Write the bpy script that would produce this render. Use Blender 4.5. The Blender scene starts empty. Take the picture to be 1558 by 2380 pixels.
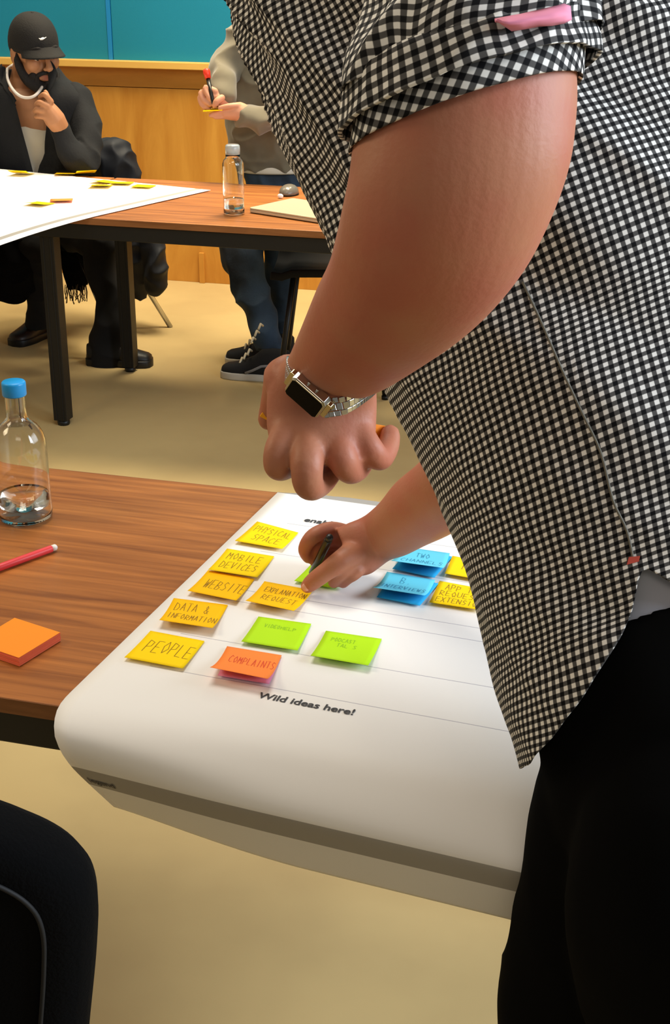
import bpy, bmesh, math, random
from mathutils import Vector, Matrix, noise
V = Vector
PI = math.pi
scene = bpy.context.scene
C = scene.collection

# ---------------------------------------------------------------- camera
CH, F, TH, RO, PSI = 1.6013, 3200.0, 0.3994, 0.0034, -0.2624
FW = V((math.sin(PSI)*math.cos(TH), math.cos(PSI)*math.cos(TH), -math.sin(TH)))
R0 = V((math.cos(PSI), -math.sin(PSI), 0)); U0 = R0.cross(FW)
RT = math.cos(RO)*R0 + math.sin(RO)*U0
UP = -math.sin(RO)*R0 + math.cos(RO)*U0
CAM = V((0, 0, CH))
cam_d = bpy.data.cameras.new('camera'); cam = bpy.data.objects.new('camera', cam_d); C.objects.link(cam)
cam.matrix_world = Matrix(((RT.x, UP.x, -FW.x, 0), (RT.y, UP.y, -FW.y, 0), (RT.z, UP.z, -FW.z, CH), (0, 0, 0, 1)))
cam_d.sensor_fit = 'VERTICAL'; cam_d.sensor_height = 36.0; cam_d.lens = F/2380*36.0; cam_d.clip_start = .02
scene.camera = cam

# ---------------------------------------------------------------- world, lights, exposure
w = bpy.data.worlds.new('world'); scene.world = w; w.use_nodes = True
w.node_tree.nodes['Background'].inputs[0].default_value = (1.0, .94, .85, 1)
w.node_tree.nodes['Background'].inputs[1].default_value = .19
def area(name, loc, target, sx, sy, power, col, spread=180):
    l = bpy.data.lights.new(name, 'AREA'); l.shape = 'RECTANGLE'; l.size = sx; l.size_y = sy; l.energy = power; l.color = col
    o = bpy.data.objects.new(name, l); C.objects.link(o); o.location = loc
    o.rotation_euler = (V(target)-V(loc)).to_track_quat('-Z', 'Y').to_euler(); l.spread = math.radians(spread); return o
area('window_light', (3.2, 3.0, 2.1), (-.5, 1.8, .8), 2.6, 1.8, 75, (.80, .90, 1.0))
area('window_light', (2.6, 1.3, 2.3), (-.1, 1.0, 1.3), 1.2, 1.6, 120, (.78, .89, 1.0))
area('ceiling_panel_or_fill_light', (-1.5, 5.2, 3.1), (-1.6, 5.0, 0), 1.5, .6, 52, (1.0, .87, .64), 104)
area('ceiling_panel_or_fill_light', (-3.2, 5.3, 3.1), (-2.8, 5.6, 0), 1.0, 1.0, 20, (1.0, .84, .58), 120)
area('ceiling_panel_or_fill_light', (-2.7, .9, 2.7), (.1, 1.1, 1.3), 1.0, .8, 26, (1.0, .80, .52))
area('ceiling_panel_or_fill_light', (-.9, 2.3, 3.05), (-.6, 1.9, 0), 1.2, .8, 36, (1.0, .93, .82))
area('ceiling_spot_light', (-.9, 6.0, 3.0), (-1.9, 5.1, 0), .35, .35, 27, (1.0, .84, .58))
area('ceiling_panel_or_fill_light', (.4, -.9, 2.9), (0, 1.1, 1.2), 1.4, .8, 9, (1.0, .88, .70))  # unseen fill behind the camera, added to brighten the camera-facing side
vs = scene.view_settings
vs.view_transform = 'Standard'; vs.look = 'None'; vs.gamma = 1; vs.exposure = 0.0; vs.use_curve_mapping = False
scene.cycles.max_bounces = 10; scene.cycles.transparent_max_bounces = 12; scene.cycles.transmission_bounces = 10

# ---------------------------------------------------------------- pixel helpers (true depths are always given)
def ray(x, y): return FW*F + RT*(x-779) + UP*(1190-y)
def PZ(x, y, Z): return CAM + ray(x, y)*(Z/F)
def Pz(x, y, z): d = ray(x, y); return CAM + d*((CH-z)/-d.z)
def PY(x, y, Y): d = ray(x, y); return CAM + d*(Y/d.y)
def proj(p):
    d = p-CAM; z = d.dot(FW); return 779+F*d.dot(RT)/z, 1190-F*d.dot(UP)/z

# ---------------------------------------------------------------- materials
def srgb(h):
    h = h.lstrip('#'); c = [int(h[i:i+2], 16)/255 for i in (0, 2, 4)]
    return tuple((x/12.92 if x <= .04045 else ((x+.055)/1.055)**2.4) for x in c)+(1,)
MATS = {}
def mat(name, col='#808080', rough=.6, metal=0, spec=.5, bump=0, bscale=80, var=0, vscale=8, trans=0, ior=1.45, sss=0, alpha=1, sheen=0, tint=None):
    if name in MATS: return MATS[name]
    m = bpy.data.materials.new(name); m.use_nodes = True; nt = m.node_tree; b = nt.nodes['Principled BSDF']
    c = srgb(col) if isinstance(col, str) else col
    b.inputs['Base Color'].default_value = c; b.inputs['Roughness'].default_value = rough; b.inputs['Metallic'].default_value = metal
    b.inputs['Specular IOR Level'].default_value = spec; b.inputs['Transmission Weight'].default_value = trans; b.inputs['IOR'].default_value = ior
    if sheen: b.inputs['Sheen Weight'].default_value = sheen
    if sss:
        b.inputs['Subsurface Weight'].default_value = sss; b.inputs['Subsurface Radius'].default_value = (.012, .005, .003); b.inputs['Subsurface Scale'].default_value = 1.0
    if var or bump:
        tc = nt.nodes.new('ShaderNodeTexCoord')
    if var:
        n = nt.nodes.new('ShaderNodeTexNoise'); n.inputs['Scale'].default_value = vscale; n.inputs['Detail'].default_value = 5
        nt.links.new(tc.outputs['Object'], n.inputs['Vector'])
        mx = nt.nodes.new('ShaderNodeMix'); mx.data_type = 'RGBA'
        t = srgb(tint) if tint else tuple(x*(1-var) for x in c[:3])+(1,)
        mx.inputs[6].default_value = c; mx.inputs[7].default_value = t
        r = nt.nodes.new('ShaderNodeMapRange'); r.inputs[1].default_value = .38; r.inputs[2].default_value = .64
        nt.links.new(n.outputs['Fac'], r.inputs[0]); nt.links.new(r.outputs[0], mx.inputs[0]); nt.links.new(mx.outputs[2], b.inputs['Base Color'])
    if bump:
        n2 = nt.nodes.new('ShaderNodeTexNoise'); n2.inputs['Scale'].default_value = bscale; n2.inputs['Detail'].default_value = 4
        nt.links.new(tc.outputs['Object'], n2.inputs['Vector'])
        bp = nt.nodes.new('ShaderNodeBump'); bp.inputs['Strength'].default_value = bump; bp.inputs['Distance'].default_value = .01
        nt.links.new(n2.outputs['Fac'], bp.inputs['Height']); nt.links.new(bp.outputs[0], b.inputs['Normal'])
    MATS[name] = m; return m

def wood(name, c1, c2, scale, rough=.35, knots=False):
    m = bpy.data.materials.new(name); m.use_nodes = True; nt = m.node_tree; b = nt.nodes['Principled BSDF']; L = nt.links.new
    tc = nt.nodes.new('ShaderNodeTexCoord'); mp = nt.nodes.new('ShaderNodeMapping'); mp.inputs['Scale'].default_value = scale
    L(tc.outputs['Object'], mp.inputs['Vector'])
    n = nt.nodes.new('ShaderNodeTexNoise'); n.inputs['Scale'].default_value = 1.0; n.inputs['Detail'].default_value = 6; n.inputs['Roughness'].default_value = .62; n.inputs['Distortion'].default_value = .5
    L(mp.outputs[0], n.inputs['Vector'])
    cr = nt.nodes.new('ShaderNodeValToRGB'); cr.color_ramp.elements[0].position = .3; cr.color_ramp.elements[1].position = .68
    cr.color_ramp.elements[0].color = srgb(c2); cr.color_ramp.elements[1].color = srgb(c1)
    L(n.outputs['Fac'], cr.inputs[0]); out = cr.outputs[0]
    if knots:
        v = nt.nodes.new('ShaderNodeTexVoronoi'); v.inputs['Scale'].default_value = 1.0
        mp2 = nt.nodes.new('ShaderNodeMapping'); mp2.inputs['Scale'].default_value = (4.2, 4.2, 2.4); L(tc.outputs['Object'], mp2.inputs['Vector']); L(mp2.outputs[0], v.inputs['Vector'])
        mr = nt.nodes.new('ShaderNodeMapRange'); mr.inputs[1].default_value = .03; mr.inputs[2].default_value = .11; mr.inputs[3].default_value = .75; mr.inputs[4].default_value = 0
        L(v.outputs['Distance'], mr.inputs[0])
        mx = nt.nodes.new('ShaderNodeMix'); mx.data_type = 'RGBA'; mx.inputs[7].default_value = srgb('#9A5A1E')
        L(mr.outputs[0], mx.inputs[0]); L(out, mx.inputs[6]); out = mx.outputs[2]
    L(out, b.inputs['Base Color']); b.inputs['Roughness'].default_value = rough; b.inputs['Specular IOR Level'].default_value = .4
    MATS[name] = m; return m

def gingham(name, p=.0105):
    m = bpy.data.materials.new(name); m.use_nodes = True; nt = m.node_tree; b = nt.nodes['Principled BSDF']; L = nt.links.new
    uv = nt.nodes.new('ShaderNodeUVMap'); uv.uv_map = 'UVMap'; sp = nt.nodes.new('ShaderNodeSeparateXYZ'); L(uv.outputs[0], sp.inputs[0])
    def stripe(s):
        a = nt.nodes.new('ShaderNodeMath'); a.operation = 'MULTIPLY'; a.inputs[1].default_value = 1/p; L(s, a.inputs[0])
        fr = nt.nodes.new('ShaderNodeMath'); fr.operation = 'PINGPONG'; fr.inputs[1].default_value = .5; L(a.outputs[0], fr.inputs[0])
        r = nt.nodes.new('ShaderNodeMapRange'); r.inputs[1].default_value = .215; r.inputs[2].default_value = .285; L(fr.outputs[0], r.inputs[0]); return r.outputs[0]
    s1, s2 = stripe(sp.outputs[0]), stripe(sp.outputs[1])
    ad = nt.nodes.new('ShaderNodeMath'); L(s1, ad.inputs[0]); L(s2, ad.inputs[1])
    hf = nt.nodes.new('ShaderNodeMath'); hf.operation = 'MULTIPLY'; hf.inputs[1].default_value = .5; L(ad.outputs[0], hf.inputs[0])
    cr = nt.nodes.new('ShaderNodeValToRGB'); e = cr.color_ramp.elements; e[0].color = (.004, .004, .005, 1); e[1].position = 1; e[1].color = (.80, .78, .74, 1)
    k = e.new(.5); k.color = (.085, .082, .080, 1); L(hf.outputs[0], cr.inputs[0]); L(cr.outputs[0], b.inputs['Base Color'])
    b.inputs['Roughness'].default_value = .85; b.inputs['Specular IOR Level'].default_value = .15
    MATS[name] = m; return m

def glassm(name, col=(1, 1, 1, 1), rough=0.0, ior=1.45):
    m = mat(name, col, rough=rough, trans=1, ior=ior); return m

skin_a = mat('skin_fair', '#B07458', rough=.5, sss=.12, var=.1, vscale=14, tint='#AE6650', bump=.05, bscale=260, spec=.35)
skin_b = mat('skin_olive', '#A87450', rough=.5, sss=.08, spec=.35)
skin_c = mat('skin_light', '#C98F70', rough=.5, sss=.08, spec=.35)
walnut = wood('walnut_laminate', '#BC7638', '#80481E', (2.4, 50, 50), rough=.40)
walnut_edge = wood('walnut_edge', '#8F5C33', '#70431F', (4, 60, 60), rough=.4)
ply = wood('birch_panel', '#D49A42', '#B97B2B', (9, 9, 1.6), rough=.42, knots=True)
ginghamm = gingham('black_white_gingham', .0083)
black_metal = mat('black_powder_metal', '#0B0B0C', rough=.45)
black_cloth = mat('black_cloth', '#0C0C0D', rough=.95, spec=.1, bump=.2, bscale=200)
trouser_m = mat('black_trouser_cloth', '#070707', rough=.97, spec=.06)
chrome = mat('brushed_steel', '#C9C8C4', rough=.22, metal=1)
glass = glassm('clear_glass', (.97, .985, .97, 1))
ink = mat('printed_grey', '#77777C', rough=.7)

# ---------------------------------------------------------------- object helpers
def empty(name, loc, label, cat, group=None, rz=0):
    o = bpy.data.objects.new(name, None); C.objects.link(o); o.location = loc; o.rotation_euler = (0, 0, rz); o.empty_display_size = .05
    o['label'] = label; o['category'] = cat
    if group: o['group'] = group
    return o
def tag(o, label, cat=None, group=None):
    o['label'] = label
    if cat: o['category'] = cat
    if group: o['group'] = group
    return o
class MB:
    def __init__(s): s.v = []; s.f = []; s.m = []; s.uv = {}
    def grid(s, rows, closed=False, mi=0, uvs=None, flip=False):
        b = len(s.v); nr = len(rows); nc = len(rows[0])
        for r in rows: s.v += list(r)
        for i in range(nr-1):
            for j in range(nc if closed else nc-1):
                j2 = (j+1) % nc
                q = (b+i*nc+j, b+i*nc+j2, b+(i+1)*nc+j2, b+(i+1)*nc+j)
                if flip: q = q[::-1]
                if uvs is not None:
                    jj = j+1
                    u4 = [uvs[i][j], uvs[i][jj], uvs[i+1][jj], uvs[i+1][j]]
                    s.uv[len(s.f)] = u4[::-1] if flip else u4
                s.f.append(q); s.m.append(mi(i, j) if callable(mi) else mi)
        return b
    def cap(s, idx, mi=0): s.f.append(tuple(idx)); s.m.append(mi)
    def loft(s, rows, mi=0, cap=True):
        b = s.grid(rows, True, mi); n = len(rows[0])
        if cap: s.cap([b+j for j in range(n)][::-1], mi); e = b+(len(rows)-1)*n; s.cap([e+j for j in range(n)], mi)
    def box(s, c, sz, rot=None, mi=0, bev=0):
        x, y, z = [k/2 for k in sz]; c = V(c); b = len(s.v); R = rot or Matrix.Identity(3)
        for dx, dy, dz in ((-x,-y,-z),(x,-y,-z),(x,y,-z),(-x,y,-z),(-x,-y,z),(x,-y,z),(x,y,z),(-x,y,z)): s.v.append(c+R@V((dx,dy,dz)))
        for q in ((3,2,1,0),(4,5,6,7),(0,1,5,4),(1,2,6,5),(2,3,7,6),(3,0,4,7)): s.f.append(tuple(b+i for i in q)); s.m.append(mi)
    def tube(s, pts, rad, n=8, mi=0):
        pts = [V(p) for p in pts]; rows = []; k = len(pts); ref = None
        for i, p in enumerate(pts):
            t = (pts[min(i+1, k-1)]-pts[max(i-1, 0)]).normalized()
            if ref is None: ref = t.orthogonal().normalized()
            a = (ref-t*ref.dot(t)).normalized(); ref = a; bb = t.cross(a); r = rad[i] if isinstance(rad, (list, tuple)) else rad
            rows.append([p+(a*math.cos(q)+bb*math.sin(q))*r for q in [2*PI*j/n for j in range(n)]])
        s.loft(rows, mi)
    def chain(s, pts, rad, n=12):   # smooth rounded finger like chain, closed with round ends
        P, Rr = smooth(pts, rad, 5); d0 = (P[0]-P[1]).normalized(); d1 = (P[-1]-P[-2]).normalized()
        A = [P[0]+d0*Rr[0]*.95, P[0]+d0*Rr[0]*.7]; B = [P[-1]+d1*Rr[-1]*.5, P[-1]+d1*Rr[-1]*.85, P[-1]+d1*Rr[-1]*.98]
        s.tube(A+P+B, [Rr[0]*.3, Rr[0]*.75]+Rr+[Rr[-1]*.87, Rr[-1]*.55, Rr[-1]*.2], n)
    def ell(s, c, r, R=None, n=20, m=12):
        R = R or Matrix.Identity(3); c = V(c); rows = []
        for i in range(1, m):
            a = PI*i/m; rows.append([c+R@V((r[0]*math.sin(a)*math.cos(2*PI*j/n), r[1]*math.sin(a)*math.sin(2*PI*j/n), r[2]*math.cos(a))) for j in range(n)])
        s.loft(rows[::-1])
    def lathe(s, prof, n=32, mi=0, loc=(0,0,0)):
        rows = [[V((r*math.cos(2*PI*j/n), r*math.sin(2*PI*j/n), z))+V(loc) for j in range(n)] for r, z in prof]; s.grid(rows, True, mi)
    def mesh(s, name, mats, smooth_=True, inv=None):
        me = bpy.data.meshes.new(name)
        vs_ = [inv@v for v in s.v] if inv else s.v
        me.from_pydata([tuple(v) for v in vs_], [], s.f)
        for m in mats: me.materials.append(m)
        me.polygons.foreach_set('material_index', s.m)
        if s.uv:
            l = me.uv_layers.new(name='UVMap')
            for fi, u in s.uv.items():
                for k, li in enumerate(me.polygons[fi].loop_indices): l.data[li].uv = u[k]
        me.polygons.foreach_set('use_smooth', [smooth_]*len(s.f)); me.update(); return me
    def build(s, name, mats, parent=None, smooth_=True, bev=0, solid=0, sub=0, fixn=False):
        """vertices are in world space; they are turned into the parent's space"""
        if not isinstance(mats, (list, tuple)): mats = [mats]
        inv = wm(parent).inverted() if parent else None
        if parent is None:
            c = sum(s.v, V((0,0,0)))/len(s.v); zb = min(v.z for v in s.v); c.z = zb; inv = Matrix.Translation(-c)
        me = s.mesh(name, mats, smooth_, inv); o = bpy.data.objects.new(name, me); C.objects.link(o)
        if parent: o.parent = parent
        else: o.location = c
        if fixn:
            bm = bmesh.new(); bm.from_mesh(me); bmesh.ops.recalc_face_normals(bm, faces=bm.faces); bm.to_mesh(me); bm.free()
        if solid: md = o.modifiers.new('solid', 'SOLIDIFY'); md.thickness = solid; md.offset = -1
        if bev: md = o.modifiers.new('bevel', 'BEVEL'); md.width = bev; md.segments = 2; md.limit_method = 'ANGLE'; md.angle_limit = .6
        if sub: md = o.modifiers.new('sub', 'SUBSURF'); md.levels = sub; md.render_levels = sub
        return o
def wm(o):
    m = Matrix.Translation(o.location) @ o.rotation_euler.to_matrix().to_4x4()
    return (wm(o.parent) @ m) if o.parent else m
def smooth(pts, rad, k):
    pts = [V(p) for p in pts]; n = len(pts); out = []; ro = []
    for i in range(n-1):
        p0, p1, p2, p3 = pts[max(i-1,0)], pts[i], pts[i+1], pts[min(i+2,n-1)]
        for j in range(k):
            t = j/k; out.append(.5*((2*p1)+(p2-p0)*t+(2*p0-5*p1+4*p2-p3)*t*t+(3*p1-p0-3*p2+p3)*t**3)); ro.append(rad[i]*(1-t)+rad[i+1]*t)
    return out+[pts[-1]], ro+[rad[-1]]
def cr1(vals, i, t):
    n = len(vals); p0, p1, p2, p3 = vals[max(i-1,0)], vals[i], vals[i+1], vals[min(i+2,n-1)]
    return .5*((2*p1)+(p2-p0)*t+(2*p0-5*p1+4*p2-p3)*t*t+(3*p1-p0-3*p2+p3)*t**3)
def stations(st, mode='Z', k=5):
    """st: (x1,y1,x2,y2,depth,aspect) pixel edges at a true depth, or ('w', centre, halfwidth vec, aspect). -> dense (c, w, asp)"""
    cs, ws, a = [], [], []
    for q in st:
        if q[0] == 'w': cs.append(V(q[1])); ws.append(V(q[2])); a.append(q[3]); continue
        P = PZ if mode == 'Z' else PY
        p1, p2 = P(q[0], q[1], q[4]), P(q[2], q[3], q[4]); cs.append((p1+p2)/2); ws.append((p2-p1)/2); a.append(q[5])
    out = []
    for i in range(len(cs)-1):
        for j in range(k):
            t = j/k; out.append((cr1(cs, i, t), cr1(ws, i, t), a[i]*(1-t)+a[i+1]*t))
    out.append((cs[-1], ws[-1], a[-1])); return out
def frames(D):
    """adds the depth half vector of each ring (perpendicular to the limb, towards the viewer side)"""
    n = len(D); T = []
    for i in range(n): T.append((D[min(i+2, n-1)][0]-D[max(i-2, 0)][0]).normalized())
    fr = []
    for i, (c, w_, a) in enumerate(D):
        d = T[i].cross(w_).normalized()
        if d.dot(CAM-c) < 0: d = -d
        fr.append((c, w_, d*w_.length*a))
    return fr
def ringrows(fr, n=32, sq=1.0):
    rows = []
    for c, w_, d in fr:
        r = []
        for j in range(n):
            a = 2*PI*j/n; ca, sa = math.cos(a), math.sin(a)
            if sq != 1.0: ca = math.copysign(abs(ca)**sq, ca); sa = math.copysign(abs(sa)**sq, sa)
            r.append(c+w_*ca+d*sa)
        rows.append(r)
    return rows
def limb(mb, st, mode='Z', n=32, sq=1.0, k=5): mb.loft(ringrows(frames(stations(st, mode, k)), n, sq))
def remesh(mb, name, mats, parent, voxel, it=6, fac=.5, disp=None):
    me = bpy.data.meshes.new(name); inv = wm(parent).inverted() if parent else Matrix.Identity(4)
    me.from_pydata([tuple(inv@v) for v in mb.v], [], mb.f); o = bpy.data.objects.new(name, me); C.objects.link(o)
    bm = bmesh.new(); bm.from_mesh(me); bmesh.ops.recalc_face_normals(bm, faces=bm.faces); bm.to_mesh(me); bm.free()
    md = o.modifiers.new('r', 'REMESH'); md.mode = 'VOXEL'; md.voxel_size = voxel; md.use_smooth_shade = True
    sm = o.modifiers.new('s', 'SMOOTH'); sm.factor = fac; sm.iterations = it
    dg = bpy.context.evaluated_depsgraph_get(); m2 = bpy.data.meshes.new_from_object(o.evaluated_get(dg)); o.modifiers.clear(); o.data = m2; m2.name = name
    m2.materials.clear()
    for m in (mats if isinstance(mats, (list, tuple)) else [mats]): m2.materials.append(m)
    if disp:
        nv = len(m2.vertices); co = [0.0]*nv*3; no = [0.0]*nv*3; m2.vertices.foreach_get('co', co); m2.vertex_normals.foreach_get('vector', no); iv = inv.inverted(); R3 = inv.to_3x3()
        for i in range(nv):
            q = inv@disp(iv@V(co[3*i:3*i+3]), R3.inverted()@V(no[3*i:3*i+3])); co[3*i:3*i+3] = q
        m2.vertices.foreach_set('co', co)
    m2.polygons.foreach_set('use_smooth', [True]*len(m2.polygons))
    if parent: o.parent = parent
    return o
def textmesh(s, size, bold=False):
    cu = bpy.data.curves.new('t', 'FONT'); cu.body = s; cu.size = size; cu.resolution_u = 4
    if bold: cu.offset = size*.022
    o = bpy.data.objects.new('t', cu); C.objects.link(o); bpy.context.view_layer.update()
    me = bpy.data.meshes.new_from_object(o.evaluated_get(bpy.context.evaluated_depsgraph_get()))
    vs_ = [v.co.copy() for v in me.vertices]; fs = [tuple(p.vertices) for p in me.polygons]
    bpy.data.objects.remove(o); return vs_, fs

# ---------------------------------------------------------------- setting
def struct(o): o['kind'] = 'structure'; return o
m = MB(); m.box((-1.0, 3.0, -.05), (8.6, 8.8, .1))
floor_m = mat('poured_floor', '#CBB27C', rough=.58, var=.25, vscale=1.3, tint='#B59C6C', bump=.03, bscale=3, spec=.22)
struct(m.build('floor', floor_m, smooth_=False))
WY = 6.30
wall = MB(); wall.box((-1.0, WY+.13, 1.55), (8.6, .2, 3.1)); wall_far = struct(wall.build('wall_far', mat('wall_plaster', '#B8B0A0', rough=.9), smooth_=False))
# wooden wainscot boards (lower rail of boards) and tall boards
x = -4.55; rnd = random.Random(4)
for k in range(7):
    wd = 1.24; m = MB(); m.box((x+wd/2, WY+.014, .4575), (wd-.004, .028, .915)); o = m.build('panel', ply, wall_far, False, bev=.0015); x += wd
x = -4.42
for k in range(3):
    m = MB(); m.box((x+1.2, WY+.012, .962), (2.396, .024, .088)); m.build('rail', wood('rail_birch', '#C78C3C', '#AE7429', (1.6, 9, 9), rough=.4), wall_far, False, bev=.0015); x += 2.4
led = MB(); led.box((-1.0, WY-.02, 1.023), (8.6, .07, .032)); struct(led.build('trim_1', mat('ledge_birch', '#E3B45C', rough=.4), smooth_=False, bev=.003))
teal = mat('teal_fabric_panel', '#0C86A4', rough=.75, var=.06, vscale=1.0, bump=.08, bscale=300)
xs = [-5.3, -2.79, -.3, 2.2]
for k in range(3):
    m = MB(); m.box(((xs[k]+xs[k+1])/2, WY+.008, 2.05), (xs[k+1]-xs[k]-.022, .03, 2.04)); m.build('teal_board', teal, wall_far, False, bev=.004)
for k in (1, 2):
    m = MB(); m.box((xs[k], WY+.004, 2.05), (.02, .03, 2.04)); tag(m.build('joint_strip', mat('blue_strip', '#1D86C8', rough=.4), wall_far, False), 'bright blue joint strip')
m = MB(); m.box((PY(470, 636, WY-.01).x, WY-.008, .075), (.026, .016, .15)); struct(m.build('trim_2', ply, smooth_=False, bev=.002))
wl = MB(); wl.box((-5.2, 3.0, 1.55), (.2, 8.8, 3.1)); struct(wl.build('wall_left', mat('wall_paint', '#CFC6B2', rough=.9), smooth_=False))

# ---------------------------------------------------------------- tables
def table(x0, x1, y0, y1, label, legs):
    t = empty('conference_table', ((x0+x1)/2, (y0+y1)/2, 0), label, 'table')
    m = MB(); m.box(((x0+x1)/2, (y0+y1)/2, .729), (x1-x0, y1-y0, .022)); m.build('tabletop', walnut, t, False, bev=.0015)
    m = MB()
    for yy, s in ((y0, 1), (y1, -1)): m.box(((x0+x1)/2, yy-s*.0006, .729), (x1-x0-.002, .0012, .0205))
    m.build('edge_band', walnut_edge, t, False)
    for yy in (y0+.03, y1-.03):
        m = MB(); m.box(((x0+x1)/2, yy, .693), (x1-x0-.04, .04, .05)); m.build('frame_rail', black_metal, t, False, bev=.003)
    for xx in (x0+.045, x1-.045):
        m = MB(); m.box((xx, (y0+y1)/2, .693), (.04, y1-y0-.1, .05)); m.build('frame_rail', black_metal, t, False, bev=.003)
    for (xx, yy) in legs:
        m = MB(); m.box((xx, yy, .344), (.05, .05, .648))
        for s in (-1, 1): m.box((xx+s*.013, yy-.0255, .344), (.004, .003, .64))
        l = m.build('leg', black_metal, t, False, bev=.003)
        m = MB(); m.lathe([(.0, 0), (.02, 0), (.022, .006), (.022, .016), (.012, .02), (.012, .024), (0, .024)], 16, loc=(xx, yy, 0)); m.build('foot', black_metal, l)
    return t
table(-1.62, .18, 1.302, 2.027, 'nearest walnut topped conference table carrying the bottle, notes and flipchart paper', [(-1.55, 1.37), (-1.55, 1.96), (.11, 1.37), (.11, 1.96)])
table(-2.17, -.37, 4.125, 4.885, 'walnut topped table at the back right carrying the closed laptop and clear flask', [(-2.11, 4.175), (-2.165+.03, 4.83), (-.43, 4.19), (-.43, 4.83)])
table(-3.98, -2.18, 4.125, 4.885, 'table at the back left hidden under white poster, in front of seated man', [(-3.92, 4.19), (-3.92, 4.83), (-2.80, 4.83), (-2.80, 4.19)])

# ---------------------------------------------------------------- flipchart paper on the near table
A0 = math.radians(4.2); SB = .657; BT, BB, SE = SB+.139, SB+.183, SB+.253; S0 = -.035
KN = [-.05, 0, .05, .087, .109, .139, .183, .255]
KY = {0: [-.05, 0, .056, .088, .095, .086, .064, .022], .3: [-.05, 0, .048, .080, .096, .104, .084, .053], .6: [-.05, 0, .048, .082, .101, .114, .101, .076]}
KZ = {0: [.7415, .7415, .7405, .729, .709, .680, .642, .582], .3: [.7415, .7415, .7375, .720, .706, .686, .645, .580], .6: [.7415, .7415, .7380, .722, .708, .688, .652, .592]}
KX = [0, 0, .002, .012, .021, .029, .038, .046]
def knot(tab, s):
    s = min(s, KN[-1]-1e-5)
    for i in range(len(KN)-1):
        if s < KN[i+1]:
            t = (s-KN[i])/(KN[i+1]-KN[i]); return cr1(tab, i, t)
def umix(K, u):
    if u < .3: t = u/.3; t = t*t*(3-2*t)*.5+t*.5; A, B = K[0], K[.3]
    else: t = (u-.3)/.3; A, B = K[.3], K[.6]
    return [p*(1-t)+q*t for p, q in zip(A, B)]
def paper(u, s, lift=0.0):
    if s <= SB: x, y, z, n = -.642+u*math.cos(A0)-s*math.sin(A0), 2.012-u*math.sin(A0)-s*math.cos(A0), .7415, V((0, 0, 1))
    else:
        ky, kz = umix(KY, u), umix(KZ, u); d = s-SB; dy, z, dx = knot(ky, d), knot(kz, d), knot(KX, d)*math.exp(-u/.15)
        dy2, z2 = knot(ky, d+.004), knot(kz, d+.004); t = V((0, -(dy2-dy), z2-z)); n = V((0, t.z, -t.y)).normalized() if d < .25 else V((0, -.5, -.8))
        if d < .25: n = V((0, t.z, -t.y)); n = n.normalized(); n = n if d < .25 else n
        st = SB; x = -.642+u*math.cos(A0)-st*math.sin(A0)-dy*math.sin(A0)+dx; y = 2.012-u*math.sin(A0)-st*math.cos(A0)-dy
    p = V((x, y, z))+n*lift
    if p.y > 2.03: p.z -= (p.y-2.03)*1.1; p.y = 2.03+(p.y-2.03)*.55
    return p
PW = .60
LINES = [.195, .283, .372, .462, .558, .655]
lines = []
def inv_paper(px, py):
    p = Pz(px, py, .742); dx, dy = p.x+.642, p.y-2.012
    return dx*math.cos(A0)-dy*math.sin(A0), -dx*math.sin(A0)-dy*math.cos(A0)
lv = sorted(inv_paper(x_, y_)[1] for x_, y_ in ((700, 1222), (620, 1284), (560, 1352+20), (800, 1440), (830, 1545), (805, 1632)))
ss = [S0+.0125*i for i in range(int((SE-S0)/.0125)+1)]
for v_ in lv: ss += [v_-.0007, v_+.0007]
ss += [BT, BB, SE, -.026, -.008]; ss = sorted(set(round(s_, 5) for s_ in ss))
us = sorted(set([round(PW*i/30, 4) for i in range(31)]+[.062]))
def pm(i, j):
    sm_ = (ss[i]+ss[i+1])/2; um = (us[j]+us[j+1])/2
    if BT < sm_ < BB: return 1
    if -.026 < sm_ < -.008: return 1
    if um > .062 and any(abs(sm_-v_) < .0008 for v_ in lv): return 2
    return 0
def wav(u, s): return .0012*noise.noise(V((u*6, s*5, 3)))+(.003*math.exp(-((s-.4)/.15)**2)*abs(noise.noise(V((u*4+s*3, s*2, 9)))) if s > .05 else 0)
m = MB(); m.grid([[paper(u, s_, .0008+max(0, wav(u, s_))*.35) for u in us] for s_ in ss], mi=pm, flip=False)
paper_w = mat('white_chart_paper', '#EDEBE9', rough=.75, spec=.2, bump=.02, bscale=10)
pr = empty('flipchart_sheet', (-.4, 1.6, .742), 'long white printed flipchart sheet hanging over the front of the nearest table', 'poster')
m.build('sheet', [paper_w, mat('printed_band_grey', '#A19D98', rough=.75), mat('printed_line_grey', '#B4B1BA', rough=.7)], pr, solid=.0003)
def paper_text(txt, px, py, px2, py2, name):
    u0, s0 = inv_paper(px, py); u1, s1 = inv_paper(px2, py2); vs_, fs = textmesh(txt, 1.0, True)
    wd = max(v.x for v in vs_); L_ = math.hypot(u1-u0, s1-s0); k = L_/wd; ang = math.atan2(s1-s0, u1-u0)
    m = MB(); 
    for v in vs_:
        a, b = v.x*k, v.y*k
        m.v.append(paper(u0+a*math.cos(ang)+b*math.sin(ang), s0+a*math.sin(ang)-b*math.cos(ang), .0020))
    m.f = fs; m.m = [0]*len(fs); return m.build(name, ink_dark, pr, False)
ink_dark = mat('printed_black', '#3A3A3E', rough=.7)
paper_text('Wild ideas here!', 598, 1623, 820, 1664, 'printed_text')
paper_text('enablers', 705, 1213, 805, 1228, 'printed_text')
sq = MB()   # small printed mark in the curled corner
u0_, s0_ = .012, BT+.012
vs_, fs = textmesh('legend', 1.0, True); wd = max(v.x for v in vs_)
for v in vs_: sq.v.append(paper(.012+v.x*.045/wd, BB-.010-v.y*.04/wd*1.0, .0022))
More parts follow.
